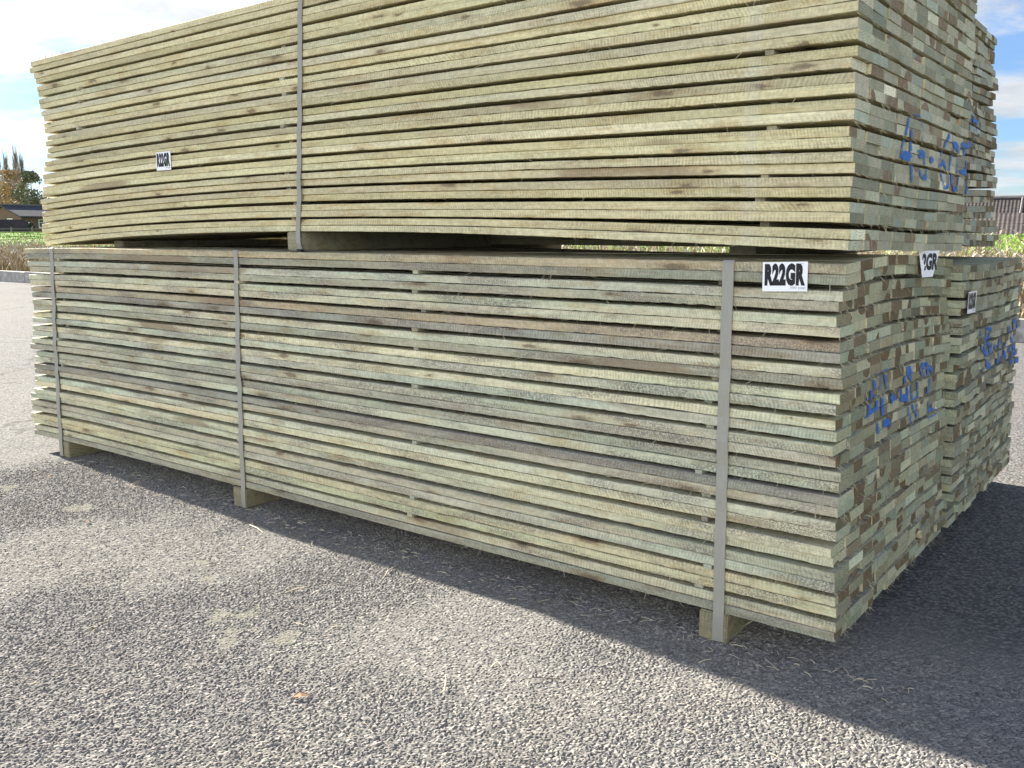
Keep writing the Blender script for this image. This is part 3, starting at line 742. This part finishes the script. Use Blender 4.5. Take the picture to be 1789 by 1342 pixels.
# ---- upper rear pack (D)
def warpD(X, Y, Z, r): return X - .045 * Z / .84, Y, Z * .94 + .006 * np.sin(Y * 5 + r * .4)
PD = dict(label='upper rear pack of boards, narrow strip seen right of the yellowish pack against the sky', loc=(-.120, 1.165, .855), rz=0.0, L=3.45, seed=51, lean=.0,
          left=lambda r: 0.0, right=lambda r: .006 * math.sin(r * .9) - .0006 * r, stag=.0030, front=False, rows_seen=30,
          tones=[(.44, .415, .26), (.40, .36, .24)], weights=[1, 1],
          etones=[(.41, .41, .34), (.37, .38, .32), (.46, .42, .33), (.30, .24, .17)], eweights=[4, 3, 3, 3], pheart=.30,
          mside=W_C, mend=E_A, warp=warpD, sticks=[-.33, -2.1], bearers=[(-.62, .0, .074, .046, -.0525), (-2.17, .0, .074, .046, -.0525), (-3.2, .0, .074, .046, -.0525)], fib_end=250, fib_front=0)
PD['inv'] = lambda y, z: (y - 1.165, (z - .855) / .94)
rootD = build_pack(PD)

SC = [[[0.422, 1.189], [0.412, 1.15], [0.385, 1.096]], [[0.385, 1.096], [0.482, 1.102]], [[0.455, 1.157], [0.47, 1.047]], [[0.473, 1.199], [0.525, 1.197], [0.54, 1.189], [0.549, 1.14]], [[0.529, 1.118], [0.594, 1.109], [0.605, 1.084], [0.599, 1.058], [0.564, 1.054], [0.542, 1.069]], [[0.654, 1.11], [0.666, 1.101]], [[0.796, 1.18], [0.765, 1.148], [0.74, 1.113], [0.74, 1.079], [0.788, 1.037], [0.822, 1.045], [0.821, 1.083], [0.777, 1.108], [0.745, 1.096]], [[0.831, 1.168], [0.887, 1.162], [0.922, 1.139], [0.933, 1.088], [0.924, 1.047], [0.895, 1.035], [0.86, 1.059], [0.843, 1.096], [0.852, 1.135], [0.859, 1.165]], [[0.95, 1.172], [1.012, 1.176], [1.035, 1.093], [1.027, 1.032]], [[0.964, 1.098], [1.033, 1.099]]]
SA = [[[0.267, 0.575], [0.273, 0.523]], [[0.245, 0.518], [0.245, 0.483]], [[0.234, 0.485], [0.26, 0.485], [0.308, 0.492], [0.303, 0.516]], [[0.326, 0.537], [0.317, 0.576], [0.358, 0.573], [0.382, 0.529]], [[0.371, 0.516], [0.369, 0.468]], [[0.448, 0.505], [0.453, 0.487]], [[0.433, 0.498], [0.469, 0.493]], [[0.553, 0.568], [0.545, 0.528]], [[0.553, 0.568], [0.611, 0.525]], [[0.521, 0.513], [0.528, 0.487], [0.595, 0.477]], [[0.582, 0.508], [0.592, 0.47]], [[0.668, 0.549], [0.684, 0.563], [0.728, 0.513]], [[0.694, 0.506], [0.702, 0.459], [0.641, 0.465], [0.63, 0.509]], [[0.775, 0.512], [0.758, 0.533], [0.781, 0.547], [0.819, 0.526], [0.82, 0.504]], [[0.816, 0.499], [0.812, 0.474], [0.795, 0.46]], [[0.606, 0.452], [0.619, 0.403]], [[0.65, 0.448], [0.679, 0.414], [0.696, 0.444]], [[0.796, 0.438], [0.801, 0.401], [0.879, 0.397]], [[0.807, 0.416], [0.864, 0.408]], [[0.324, 0.456], [0.329, 0.433]], [[0.378, 0.447], [0.406, 0.433], [0.431, 0.436], [0.38, 0.437]]]
SB = [[[1.339, 0.596], [1.334, 0.552]], [[1.419, 0.541], [1.4, 0.591], [1.49, 0.577], [1.493, 0.551], [1.45, 0.541]], [[1.349, 0.532], [1.371, 0.51], [1.418, 0.506]], [[1.399, 0.537], [1.429, 0.439]], [[1.485, 0.532], [1.54, 0.513], [1.496, 0.504], [1.547, 0.475], [1.519, 0.445], [1.462, 0.452]], [[1.569, 0.512], [1.578, 0.506]], [[1.669, 0.521], [1.644, 0.499], [1.676, 0.444], [1.715, 0.432], [1.75, 0.453], [1.713, 0.499], [1.669, 0.521]], [[1.77, 0.571], [1.8, 0.544]], [[1.668, 0.562], [1.679, 0.537]], [[1.8, 0.501], [1.752, 0.488], [1.803, 0.454], [1.869, 0.429], [1.904, 0.436], [1.886, 0.475]], [[1.886, 0.536], [1.877, 0.576], [1.935, 0.576], [1.983, 0.535]], [[1.965, 0.511], [1.909, 0.465], [2.009, 0.417]], [[1.887, 0.514], [2.0, 0.451], [1.949, 0.42]], [[1.889, 0.427], [2.01, 0.411]]]
SD = [[[1.638, 1.345], [1.648, 1.335]], [[1.732, 1.344], [1.724, 1.324]], [[1.697, 1.315], [1.723, 1.247]], [[1.756, 1.321], [1.81, 1.202]], [[1.691, 1.292], [1.781, 1.297]], [[1.658, 1.22], [1.696, 1.197], [1.71, 1.221]], [[1.644, 1.316], [1.66, 1.255]]]
spray(PC, rootC, SC, .0056, 1, blobs=[(.43, 1.098, .040, .013), (.50, 1.196, .018, .006), (.565, 1.112, .026, .011), (.66, 1.105, .016, .008), (.875, 1.163, .030, .010), (.985, 1.170, .026, .009), (1.0, 1.098, .026, .008)])
spray(PA, rootA, SA, .0066, 2, blobs=[(.247, .488, .018, .010), (.560, .482, .034, .010), (.84, .405, .036, .013), (.405, .440, .024, .010), (.70, .556, .014, .008)])
spray(PB, rootB, SB, .0080, 3, blobs=[(1.95, .420, .05, .010), (1.41, .50, .02, .012), (1.66, .505, .02, .010)]); spray(PD, rootD, SD, .0050, 4)

# =================================================================== BACKGROUND
def at(px, py, dist):
    """point at that pixel direction and horizontal distance"""
    fw = np.array([math.sin(YAW) * math.cos(PITCH), math.cos(YAW) * math.cos(PITCH), math.sin(PITCH)]); rt = np.array([math.cos(YAW), -math.sin(YAW), 0]); up = np.cross(rt, fw)
    d = fw * FPX + rt * (px - 894.5) - up * (py - 671); d = d / np.hypot(d[0], d[1]); return CAM + d * dist

# dry reeds between the kerb and the bank
def reeds():
    r = np.random.RandomState(5); V = []; F = []; T = []
    def blades(n, xlo, xhi, vlo, vhi, hlo, hhi, wmul):
        x = r.uniform(xlo, xhi, n); v = r.uniform(vlo, vhi, n); clump = vnoise(x * 1.1, v * 1.1, 61)
        k = clump > .22; x = x[k]; v = v[k]; clump = clump[k]; n = len(x)
        y = curb_y(x) + .2 + v; z = bankz(v) - .02
        h = r.uniform(hlo, hhi, n) * (.55 + .75 * clump); a = r.uniform(0, 6.283, n); ln = r.uniform(.05, .55, n) * h; w_ = r.uniform(.0035, .008, n) * wmul
        dx = np.cos(a); dy = np.sin(a); b = r.uniform(0, 6.283, n); wx = np.cos(b) * w_; wy = np.sin(b) * w_
        pts = []
        for t in (0, .4, .75, 1.0):
            wid = (1, .9, .65, .15)[(0, .4, .75, 1.0).index(t)]
            cx_ = x + dx * ln * t ** 2; cy_ = y + dy * ln * t ** 2; cz_ = z + h * (t - .18 * t ** 3 * ln / h)
            pts += [np.stack([cx_ - wx * wid, cy_ - wy * wid, cz_], -1), np.stack([cx_ + wx * wid, cy_ + wy * wid, cz_], -1)]
        base = sum(len(q) for q in V) if V else 0
        A = np.stack(pts, 1).reshape(-1, 3); V.append(A)
        i = base + np.arange(n) * 8
        for s in (0, 2, 4): F.append(np.stack([i + s, i + s + 1, i + s + 3, i + s + 2], -1)); T.append(np.tile(r.rand(n)[:, None], (1, 1)).ravel())
        # feathery heads on one in four
        m = np.nonzero(r.rand(n) < .30)[0]
        for j in m:
            top = A[j * 8 + 6]; hh = r.uniform(.05, .11) * (1.2 if wmul > 1 else 1)
            for q in range(3):
                an = r.uniform(0, 6.283); u = np.array([math.cos(an), math.sin(an), 0]) * hh * .22; base2 = sum(len(q2) for q2 in V)
                tip = top + np.array([dx[j], dy[j], .8]) * hh; V.append(np.array([top - u * .3, top + u * .3, tip + u, tip - u * .4])); F.append(np.array([[base2, base2 + 1, base2 + 2, base2 + 3]])); T.append(np.array([.9 + .1 * r.rand()]))
    blades(17000, -4.5, 3.5, .0, 6.5, .45, .85, 1.0)
    blades(4500, 3.5, 9, .0, 7, .45, .9, 1.6)
    blades(5000, -14, -4.5, .0, 7, .5, .9, 1.4)
    blades(15000, -31, -13, .1, 6.5, .28, .55, 1.8)
    Vv = np.concatenate(V); Ff = np.concatenate(F); Tt = np.concatenate(T)
    M = Mat('dry_reed', .85, .2); t = M.attr('t', 'Fac'); P = M.obj()
    c = M.mix(M.rng(t, .0, .9, smooth=False), (.14, .10, .055), (.42, .35, .22))
    c = M.mix(M.rng(M.noise(P, .8, 3, .6), .45, .65), c, M.mix(1.0, c, (.72, .68, .62), 'MULTIPLY'))
    c = M.mix(M.math('GREATER_THAN', t, .9), c, (.50, .45, .36))
    M.color(c)
    o = mesh_np('dry_reeds', Vv, Ff, M.m, attrs={'t': ('FACE', 'FLOAT', Tt)})
    tag(o, 'pale dry reeds growing thickly behind the concrete kerb', 'reeds', kind='stuff')
reeds()
def tufts():
    r = np.random.RandomState(9); n = 60000
    u = r.uniform(-95, 14, n); v = 7 + r.rand(n) * 20; y = curb_y(u) + v; z = bankz(v) + (fbm(u * .35 + 9, v * .35, 51) - .5) * .18
    h = r.uniform(.03, .09, n); a = r.uniform(0, 6.28, n); w_ = r.uniform(.015, .04, n)
    V = np.stack([np.stack([u - np.cos(a) * w_, y - np.sin(a) * w_, z - .02], -1), np.stack([u + np.cos(a) * w_, y + np.sin(a) * w_, z - .02], -1), np.stack([u + r.uniform(-.04, .04, n), y, z + h], -1)], 1).reshape(-1, 3)
    F = np.arange(n * 3).reshape(-1, 3)
    M = Mat('grass_blade', .8, .25); M.color(M.mix(M.attr('t', 'Fac'), (.09, .17, .02), (.24, .36, .06)))
    tag(mesh_np('meadow_grass', V, F, M.m, attrs={'t': ('FACE', 'FLOAT', r.rand(n))}), 'bright green grass covering the low bank', 'grass', kind='stuff')
tufts()

# fence on the crest at the left
def fence():
    e = empty('post_and_rail_fence', tuple(at(20, 404, 92))); tag(e, 'low wooden fence along the top of the grass bank by the brick house', 'fence')
    m = simple('fence_wood', (.20, .18, .15), .9, .2, 3)
    L = MB(); c = np.array(e.location); rt = np.array([math.cos(YAW), -math.sin(YAW), 0]); zb = float(bankz(25)) - CAM[2] * 0
    o = Vector((0, 0, zb - c[2] - .42))
    for k in range(3):
        z = o.z + .22 + .24 * k; L.tube([(rt[0] * -7, rt[1] * -7, z), (rt[0] * 6, rt[1] * 6, z)], .025, 4)
    L.build('rail', m, e)
    for i in range(-4, 4):
        q = MB(); q.box(rt[0] * i * 1.8 - .05, rt[0] * i * 1.8 + .05, rt[1] * i * 1.8 - .05, rt[1] * i * 1.8 + .05, o.z - .4, o.z + .85); q.build('post', m, e)
fence()

BRICK = Mat('brown_brick', .9, .2)
_P = BRICK.obj(); _b = BRICK.n('ShaderNodeTexBrick'); BRICK.L(BRICK.vec(BRICK.math('ADD', BRICK.xyz(_P)[0], BRICK.xyz(_P)[1]), BRICK.xyz(_P)[2], 0.0), _b.inputs['Vector'])
_b.inputs['Color1'].default_value = (.16, .085, .055, 1); _b.inputs['Color2'].default_value = (.11, .06, .042, 1); _b.inputs['Mortar'].default_value = (.17, .15, .12, 1)
_b.inputs['Scale'].default_value = 1.0; _b.inputs['Brick Width'].default_value = .225; _b.inputs['Row Height'].default_value = .075; _b.inputs['Mortar Size'].default_value = .01
BRICK.color(_b.outputs[0]); BRICK = BRICK.m
def tiles(name, a, b, pitch=.3, strength=1.0):
    M = Mat(name, .75, .3); P = M.obj(); x, y, z = M.xyz(P)
    s1 = M.math('SINE', M.math('MULTIPLY', x, 6.283 / pitch)); s2 = M.math('FRACT', M.math('MULTIPLY', z, 1 / .17))
    n = M.noise(P, 2.5, 4, .6); c = M.mix(M.rng(n, .3, .7), a, b); c = M.mix(M.rng(s1, -.2, -.9), c, M.mix(1.0, c, (.62, .62, .62), 'MULTIPLY')); c = M.mix(M.rng(s2, .25, .0), c, M.mix(1.0, c, (.55, .55, .55), 'MULTIPLY'))
    M.color(c); M.bump(M.math('ADD', s1, s2), .010 * strength); return M.m
SLATE = tiles('slate_tiles', (.045, .048, .058), (.075, .078, .09)); TILE = tiles('dark_brown_tiles', (.040, .034, .032), (.070, .058, .052), .20); PANT = tiles('pantiles', (.075, .06, .058), (.11, .092, .082), .22, .8)
WHITE = simple('white_frame_paint', (.78, .78, .76), .5, .05, 2); GLASS = Mat('window_glass', .08, .6); GLASS.color((.03, .04, .055)); GLASS = GLASS.m
LEAD = simple('roof_edge_trim', (.17, .16, .155), .6, .1, 3); TERRA = simple('terracotta', (.42, .17, .09), .8, .15, 6)
def window(parent, x0, x1, z0, z1, y, bars=1):
    """window in the wall plane y (facing -y) in the house's own axes"""
    f = MB(); t = .07
    f.box(x0, x1, y - .05, y + .02, z0, z0 + t); f.box(x0, x1, y - .05, y + .02, z1 - t, z1); f.box(x0, x0 + t, y - .05, y + .02, z0 + t, z1 - t); f.box(x1 - t, x1, y - .05, y + .02, z0 + t, z1 - t)
    for k in range(1, bars + 1):
        xm = x0 + (x1 - x0) * k / (bars + 1); f.box(xm - .035, xm + .035, y - .05, y + .02, z0 + t, z1 - t)
    zm = z0 + (z1 - z0) * .62
    xs_ = [x0 + t] + [x0 + (x1 - x0) * k / (bars + 1) for k in range(1, bars + 1)] + [x1 - t]
    for a, b in zip(xs_[:-1], xs_[1:]): f.box(a + .036, b - .036, y - .045, y + .02, zm - .03, zm + .03)
    w_ = f.build('window', WHITE, parent)
    g = MB(); g.box(x0 + .02, x1 - .02, y - .012, y + .015, z0 + .02, z1 - .02); g.build('pane', GLASS, w_)
    s = MB(); s.box(x0 - .08, x1 + .08, y - .12, y - .052, z0 - .07, z0); s.build('sill', WHITE, w_)
def gable_prism(mb, x0, x1, y0, y1, z0, ze, zr, axis='x'):
    """wall body with gables at the ends of the ridge axis"""
    if axis == 'x':
        ym = (y0 + y1) / 2; v = [(x0, y0, z0), (x1, y0, z0), (x1, y1, z0), (x0, y1, z0), (x0, y0, ze), (x1, y0, ze), (x1, y1, ze), (x0, y1, ze), (x0, ym, zr), (x1, ym, zr)]
        fs = [[0, 1, 5, 4], [2, 3, 7, 6], [0, 4, 8, 7, 3], [1, 2, 6, 9, 5], [4, 5, 9, 8], [6, 7, 8, 9]]
    b = len(mb.v); mb.v += v; mb.f += [[b + i for i in q] for q in fs]; mb.m += [0] * len(fs)
def roof_slabs(mb, x0, x1, y0, y1, ze, zr, th=.15, ov=.35):
    ym = (y0 + y1) / 2; sl = (zr - ze) / (ym - y0); e = ov
    for s in (-1, 1):
        ya = ym + s * (ym - y0 + e); za = ze - sl * e
        a = [(x0 - ov, ya, za), (x1 + ov, ya, za), (x1 + ov, ym, zr), (x0 - ov, ym, zr)]
        top = [(p[0], p[1], p[2] + th) for p in a]
        if s == 1: a = a[::-1]; top = top[::-1]
        mb.hexa([*a, *top])
# left brick house: gable end turned to the left, windows towards the yard
def left_house():
    p = at(36, 403, 128); az = math.atan2(p[0] - CAM[0], p[1] - CAM[1])
    h = empty('brick_house', (p[0], p[1], -3.0), -az + .62); tag(h, 'brown brick house with slate roof and white windows behind the grass bank', 'house')
    b = MB(); gable_prism(b, -2.0, 6.5, -3.1, 3.1, 0, 5.45, 6.6); b.build('wall', BRICK, h)
    rm = MB(); roof_slabs(rm, -2.0, 6.5, -3.1, 3.1, 5.45, 6.6); rf = rm.build('roof', SLATE, h)
    t = MB(); t.tube([(-2.35, 0, 6.82), (6.85, 0, 6.82)], .09, 6); t.build('ridge_cap', LEAD, rf)
    window(h, .2, 1.9, 4.15, 5.1, -3.1, 1); window(h, 3.9, 5.4, 4.15, 5.1, -3.1, 1)
    g = empty('gable_windows', (0, 0, 0)); bpy.data.objects.remove(g)
    for yy in (-1.1, 1.2):      # tall pair in the gable wall (faces -x)
        f = MB(); x = -2.0
        f.box(x - .06, x + .01, yy - .45, yy + .45, 4.1, 4.18); f.box(x - .06, x + .01, yy - .45, yy + .45, 5.12, 5.2)
        for q in (-.45, -.04, .37): f.box(x - .06, x + .01, yy + q, yy + q + .08, 4.18, 5.12)
        w_ = f.build('window', WHITE, h); g = MB(); g.box(x - .03, x + .005, yy - .37, yy + .37, 4.18, 5.12); g.build('pane', GLASS, w_)
    d = MB(); d.tube([(-2.08, -2.9, 0), (-2.08, -2.9, 4.8)], .05, 6); d.build('drainpipe', LEAD, h)
    # lower outbuilding in front
    p = at(-16, 403, 112)
    o = empty('brick_outbuilding', (p[0], p[1], -2.9), -az + .25); tag(o, 'low brown outbuilding with dark roof at the left edge before the brick house', 'outbuilding')
    b = MB(); gable_prism(b, -5, 3.0, -2.4, 2.4, 0, 3.0, 4.7); b.build('wall', BRICK, o); rm = MB(); roof_slabs(rm, -5, 3.0, -2.4, 2.4, 3.0, 4.7); rm.build('roof', TILE, o)
left_house()
# right hand houses: only their roofs stand above the bank
def right_house():
    p = at(1815, 398, 66); az = math.atan2(p[0] - CAM[0], p[1] - CAM[1])
    h = empty('bungalow', (p[0], p[1], -3.0), -az); tag(h, 'long low house showing its dark tiled roof above the bank at the right edge', 'house')
    b = MB(); gable_prism(b, -4.0, 9, -4.2, 4.2, 0, 3.5, 5.6); b.build('wall', BRICK, h)
    rm = MB(); roof_slabs(rm, -4.0, 9, -4.2, 4.2, 3.5, 5.6); rf = rm.build('roof', TILE, h)
    t = MB(); t.tube([(-4.3, 0, 5.83), (9.3, 0, 5.83)], .10, 6); t.build('ridge_cap', LEAD, rf)
    t = MB(); t.tube([(-1.1, -4.55, 3.52), (-1.0, -.1, 5.80)], .05, 6); t.build('verge_trim', LEAD, rf)
    t = MB(); t.tube([(-2.45, -3.9, 3.5), (-2.45, -3.9, 4.6)], [.17, .14], 10); pz = t.build('chimney_pot', TERRA, rf)
    t = MB(); t.tube([(-3.0, -.2, 5.6), (-3.0, -.2, 7.6)], .014, 5)
    for k in range(5): t.tube([(-3.4 + .2 * k, -.5, 7.5), (-3.4 + .2 * k, .1, 7.5)], .007, 4)
    t.tube([(-3.6, -.2, 7.5), (-2.3, -.2, 7.5)], .008, 4); t.build('aerial', LEAD, rf)
    p = at(1800, 398, 58)
    g = empty('pantiled_garage', (p[0], p[1], -2.9), -az); tag(g, 'low building with pale ribbed pantile roof in front of the bungalow', 'outbuilding')
    b = MB(); gable_prism(b, -3.6, 9, -2.2, 2.2, 0, 3.3, 4.5); b.build('wall', BRICK, g)
    rm = MB(); roof_slabs(rm, -3.6, 9, -2.2, 2.2, 3.3, 4.5); rm.build('roof', PANT, g)
right_house()

# trees ---------------------------------------------------------------
BARK = simple('tree_bark', (.17, .14, .11), .9, .25, 3)
def leafmat(name, a, b):
    M = Mat(name, .8, .2); M.color(M.mix(M.attr('t', 'Fac'), a, b)); return M.m
def tree(name, label, cat, px, dist, top_py, width, base, dens, ca, cb, shape='round', seed=0, leaf=.22, twig=60, group=None):
    r = np.random.RandomState(seed); p = at(px, 400, dist); H = at(px, top_py, dist)[2] - base
    e = empty(name, (p[0], p[1], base)); tag(e, label, cat, group)
    t = MB(); t.tube([(0, 0, -.3), (.05, 0, H * .3), (-.05, .1, H * .65), (0, 0, H * .97)], [H * .022, H * .016, H * .009, .02], 7)
    for i in range(twig):
        z = H * r.uniform(.14, .93); k = z / H; a = r.uniform(0, 6.283)
        if shape == 'poplar': rr = width * .5 * (1.1 - k) + .1; dz = H * r.uniform(.10, .22)
        else: rr = width * .5 * math.sin(min(1, k * 1.05) * 2.6) + .2; dz = H * .10
        rad = H * .004 * (1.2 - k); t.tube([(0, 0, z), (math.cos(a) * rr * .55, math.sin(a) * rr * .55, z + dz * .45), (math.cos(a) * rr * .9, math.sin(a) * rr * .9, z + dz)], [rad, rad * .7, rad * .3], 4)
    t.build('trunk', BARK, e, True)
    n = dens; k = r.uniform(.12, 1.0, n)
    if shape == 'poplar': prof = width * .5 * np.clip(np.minimum(k * 4, (1.03 - k) * 1.8), 0, 1)
    elif shape == 'cone': prof = width * .5 * (1.02 - k)
    else: prof = width * .5 * np.sin(np.clip((k - .08) / .95, 0, 1) * math.pi) ** .6
    a = r.uniform(0, 6.283, n); q = np.sqrt(r.uniform(0, 1, n)) * (.65 + .6 * vnoise(a * 1.6, k * 9, seed)); 
    C = np.stack([np.cos(a) * q * prof, np.sin(a) * q * prof, k * H], -1)
    keep = vnoise(C[:, 0] * .9 + C[:, 1] * .7 + 40, C[:, 2] * .9, seed + 3) > .33; C = C[keep]; n = len(C)
    u = r.normal(size=(n, 3)); u /= np.linalg.norm(u, axis=1)[:, None]; v = np.cross(u, r.normal(size=(n, 3))); v /= np.linalg.norm(v, axis=1)[:, None]
    s = leaf * r.uniform(.5, 1.2, n)[:, None]
    V = np.stack([C - u * s, C + v * s * .6, C + u * s, C - v * s * .6], 1).reshape(-1, 3); F = np.arange(n * 4).reshape(-1, 4)
    mesh_np('crown', V, F, leafmat(name + '_leaf', ca, cb), e, attrs={'t': ('FACE', 'FLOAT', r.rand(n))})
bare = dict(base=-3, shape='poplar', leaf=.13, twig=420)  # crown colours below are lightened to carry distance haze
G = 'bare poplars behind the brick house'
tree('poplar_tree', 'tallest pale bare poplar, left of the gap in the row behind the house', 'tree', 37, 190, 268, 3.2, dens=3000, ca=(.46, .40, .33), cb=(.58, .52, .44), seed=1, group=G, **bare)
tree('poplar_tree', 'pale bare poplar at the far left edge of the photo', 'tree', 5, 190, 272, 3.6, dens=3000, ca=(.46, .40, .33), cb=(.58, .52, .44), seed=2, group=G, **bare)
tree('poplar_tree', 'pale bare poplar second from the left edge', 'tree', 20, 192, 276, 3.4, dens=3000, ca=(.46, .40, .33), cb=(.58, .52, .44), seed=3, group=G, **bare)
tree('poplar_tree', 'shorter bare poplar nearest the timber stack', 'tree', 47, 188, 280, 2.8, dens=3600, ca=(.46, .40, .33), cb=(.58, .52, .44), seed=4, group=G, **bare)
tree('autumn_tree', 'bright orange autumn tree at the left edge above the outbuilding', 'tree', -4, 150, 300, 5.5, base=-3, dens=5000, ca=(.34, .24, .12), cb=(.46, .36, .20), seed=5)
tree('autumn_tree', 'tawny brown autumn tree behind the brick house gable', 'tree', 18, 165, 297, 7, base=-3, dens=5000, ca=(.28, .18, .10), cb=(.44, .32, .19), seed=6)
tree('autumn_tree', 'thin brown half bare tree behind the brick house roof', 'tree', 36, 168, 298, 5.5, base=-3, dens=3000, ca=(.25, .19, .13), cb=(.38, .30, .21), seed=7)
tree('conifer_tree', 'dark green evergreen tree beside the timber stack behind the house', 'tree', 60, 150, 299, 5.2, base=-3, dens=7000, ca=(.08, .10, .055), cb=(.22, .23, .14), shape='round', seed=8)
tree('garden_bush', 'dark green bush in front of the brick house window', 'bush', 49, 118, 388, 3.2, base=-3, dens=3500, ca=(.02, .035, .02), cb=(.07, .10, .05), seed=9, leaf=.12, twig=30)

# =================================================================== SMALL LITTER
TWIG = simple('dark_twig', (.09, .07, .05), .9, .3, 60); PALE = simple('pale_sliver', (.52, .46, .33), .9, .15, 60); LEAF = simple('brown_leaf', (.22, .12, .06), .8, .3, 40)
def litter():
    r = random.Random(12)
    def gpt(x, y): return Vector((x, y, GZ + .004))
    lab = {'twig': ('thin dark twig lying flat on the gravel', 'twig', 'dark twigs scattered over the gravel'),
           'wood_sliver': ('thin pale wood sliver lying on the gravel', 'wood sliver', 'pale slivers scattered on the ground'),
           'fallen_leaf': ('small curled brown leaf on the gravel', 'leaf', 'fallen leaves on the gravel')}
    for kind, mat, n in (('twig', TWIG, 16), ('wood_sliver', PALE, 12), ('fallen_leaf', LEAF, 8)):
        for i in range(n):
            x = r.uniform(-6.5, .9); y = r.uniform(-1.4, 1.2) if x > 0 else (r.uniform(-1.3, -.03) if x > -3.6 else r.uniform(-.8, 2.8))
            q = gpt(x, y); a = r.uniform(0, 6.28); e = MB(); L = r.uniform(.02, .07)
            if kind == 'fallen_leaf':
                s = r.uniform(.010, .020); c, d = math.cos(a) * s, math.sin(a) * s
                pts = [(-c, -d, .001), (-d * .5, c * .5, .006), (c, d, .002), (d * .5, -c * .5, .007)]
                b = 0; e.v += pts + [(p_[0], p_[1], p_[2] + .0006) for p_ in pts]; e.f += [[3, 2, 1, 0], [4, 5, 6, 7], [0, 1, 5, 4], [1, 2, 6, 5], [2, 3, 7, 6], [3, 0, 4, 7]]; e.m += [0] * 6
            else:
                k = r.uniform(-.3, .3); rad = r.uniform(.0008, .0018)
                e.tube([(-math.cos(a) * L, -math.sin(a) * L, .0), (0, 0, .004), (math.cos(a + k) * L, math.sin(a + k) * L, .002)], [rad, rad, rad * .4], 5)
                if r.random() < .3: e.tube([(0, 0, .004), (math.cos(a + .8) * L * .5, math.sin(a + .8) * L * .5, .004)], [rad * .8, rad * .3], 4)
            o = e.build(kind, mat); o.location = q; tag(o, *lab[kind])
litter()
def fine_litter():
    r = random.Random(77); m = MB()
    for i in range(1500):
        x = r.uniform(-5.5, 1.6); y = r.uniform(-1.4, .6) if x < 0 else r.uniform(-1.0, 2.6)
        if -3.5 < x < 0 and y > .02: continue
        if i > 700: x = r.uniform(-3.3, .2); y = -abs(r.gauss(0, .06)) + .03 + .0 * x
        a = r.uniform(0, 6.28); L = abs(r.gauss(.006, .006)) + .002; w_ = r.uniform(.0004, .0011); k = 0 if r.random() < .6 else 1
        m.tube([(x - math.cos(a) * L, y - math.sin(a) * L, GZ + .0035), (x, y, GZ + .006), (x + math.cos(a) * L, y + math.sin(a) * L, GZ + .004)], w_, 3, k)
    tag(m.build('fine_litter', [PALE, TWIG]), 'fine bark and sawn wood crumbs strewn over the gravel', 'litter', kind='stuff')
fine_litter()
# reddish brick half and a long pale offcut by the far corner of the rear pack
bb = MB(); bb.box(-.05, .05, -.03, .03, 0, .05); o = bb.build('broken_brick', simple('red_brick', (.26, .09, .07), .9, .25, 30, .003), bevel=.006); o.location = (.075, 2.36, GZ); o.rotation_euler = (0, 0, .5); tag(o, 'dark red half brick on the ground by the far corner of the rear pack', 'brick')
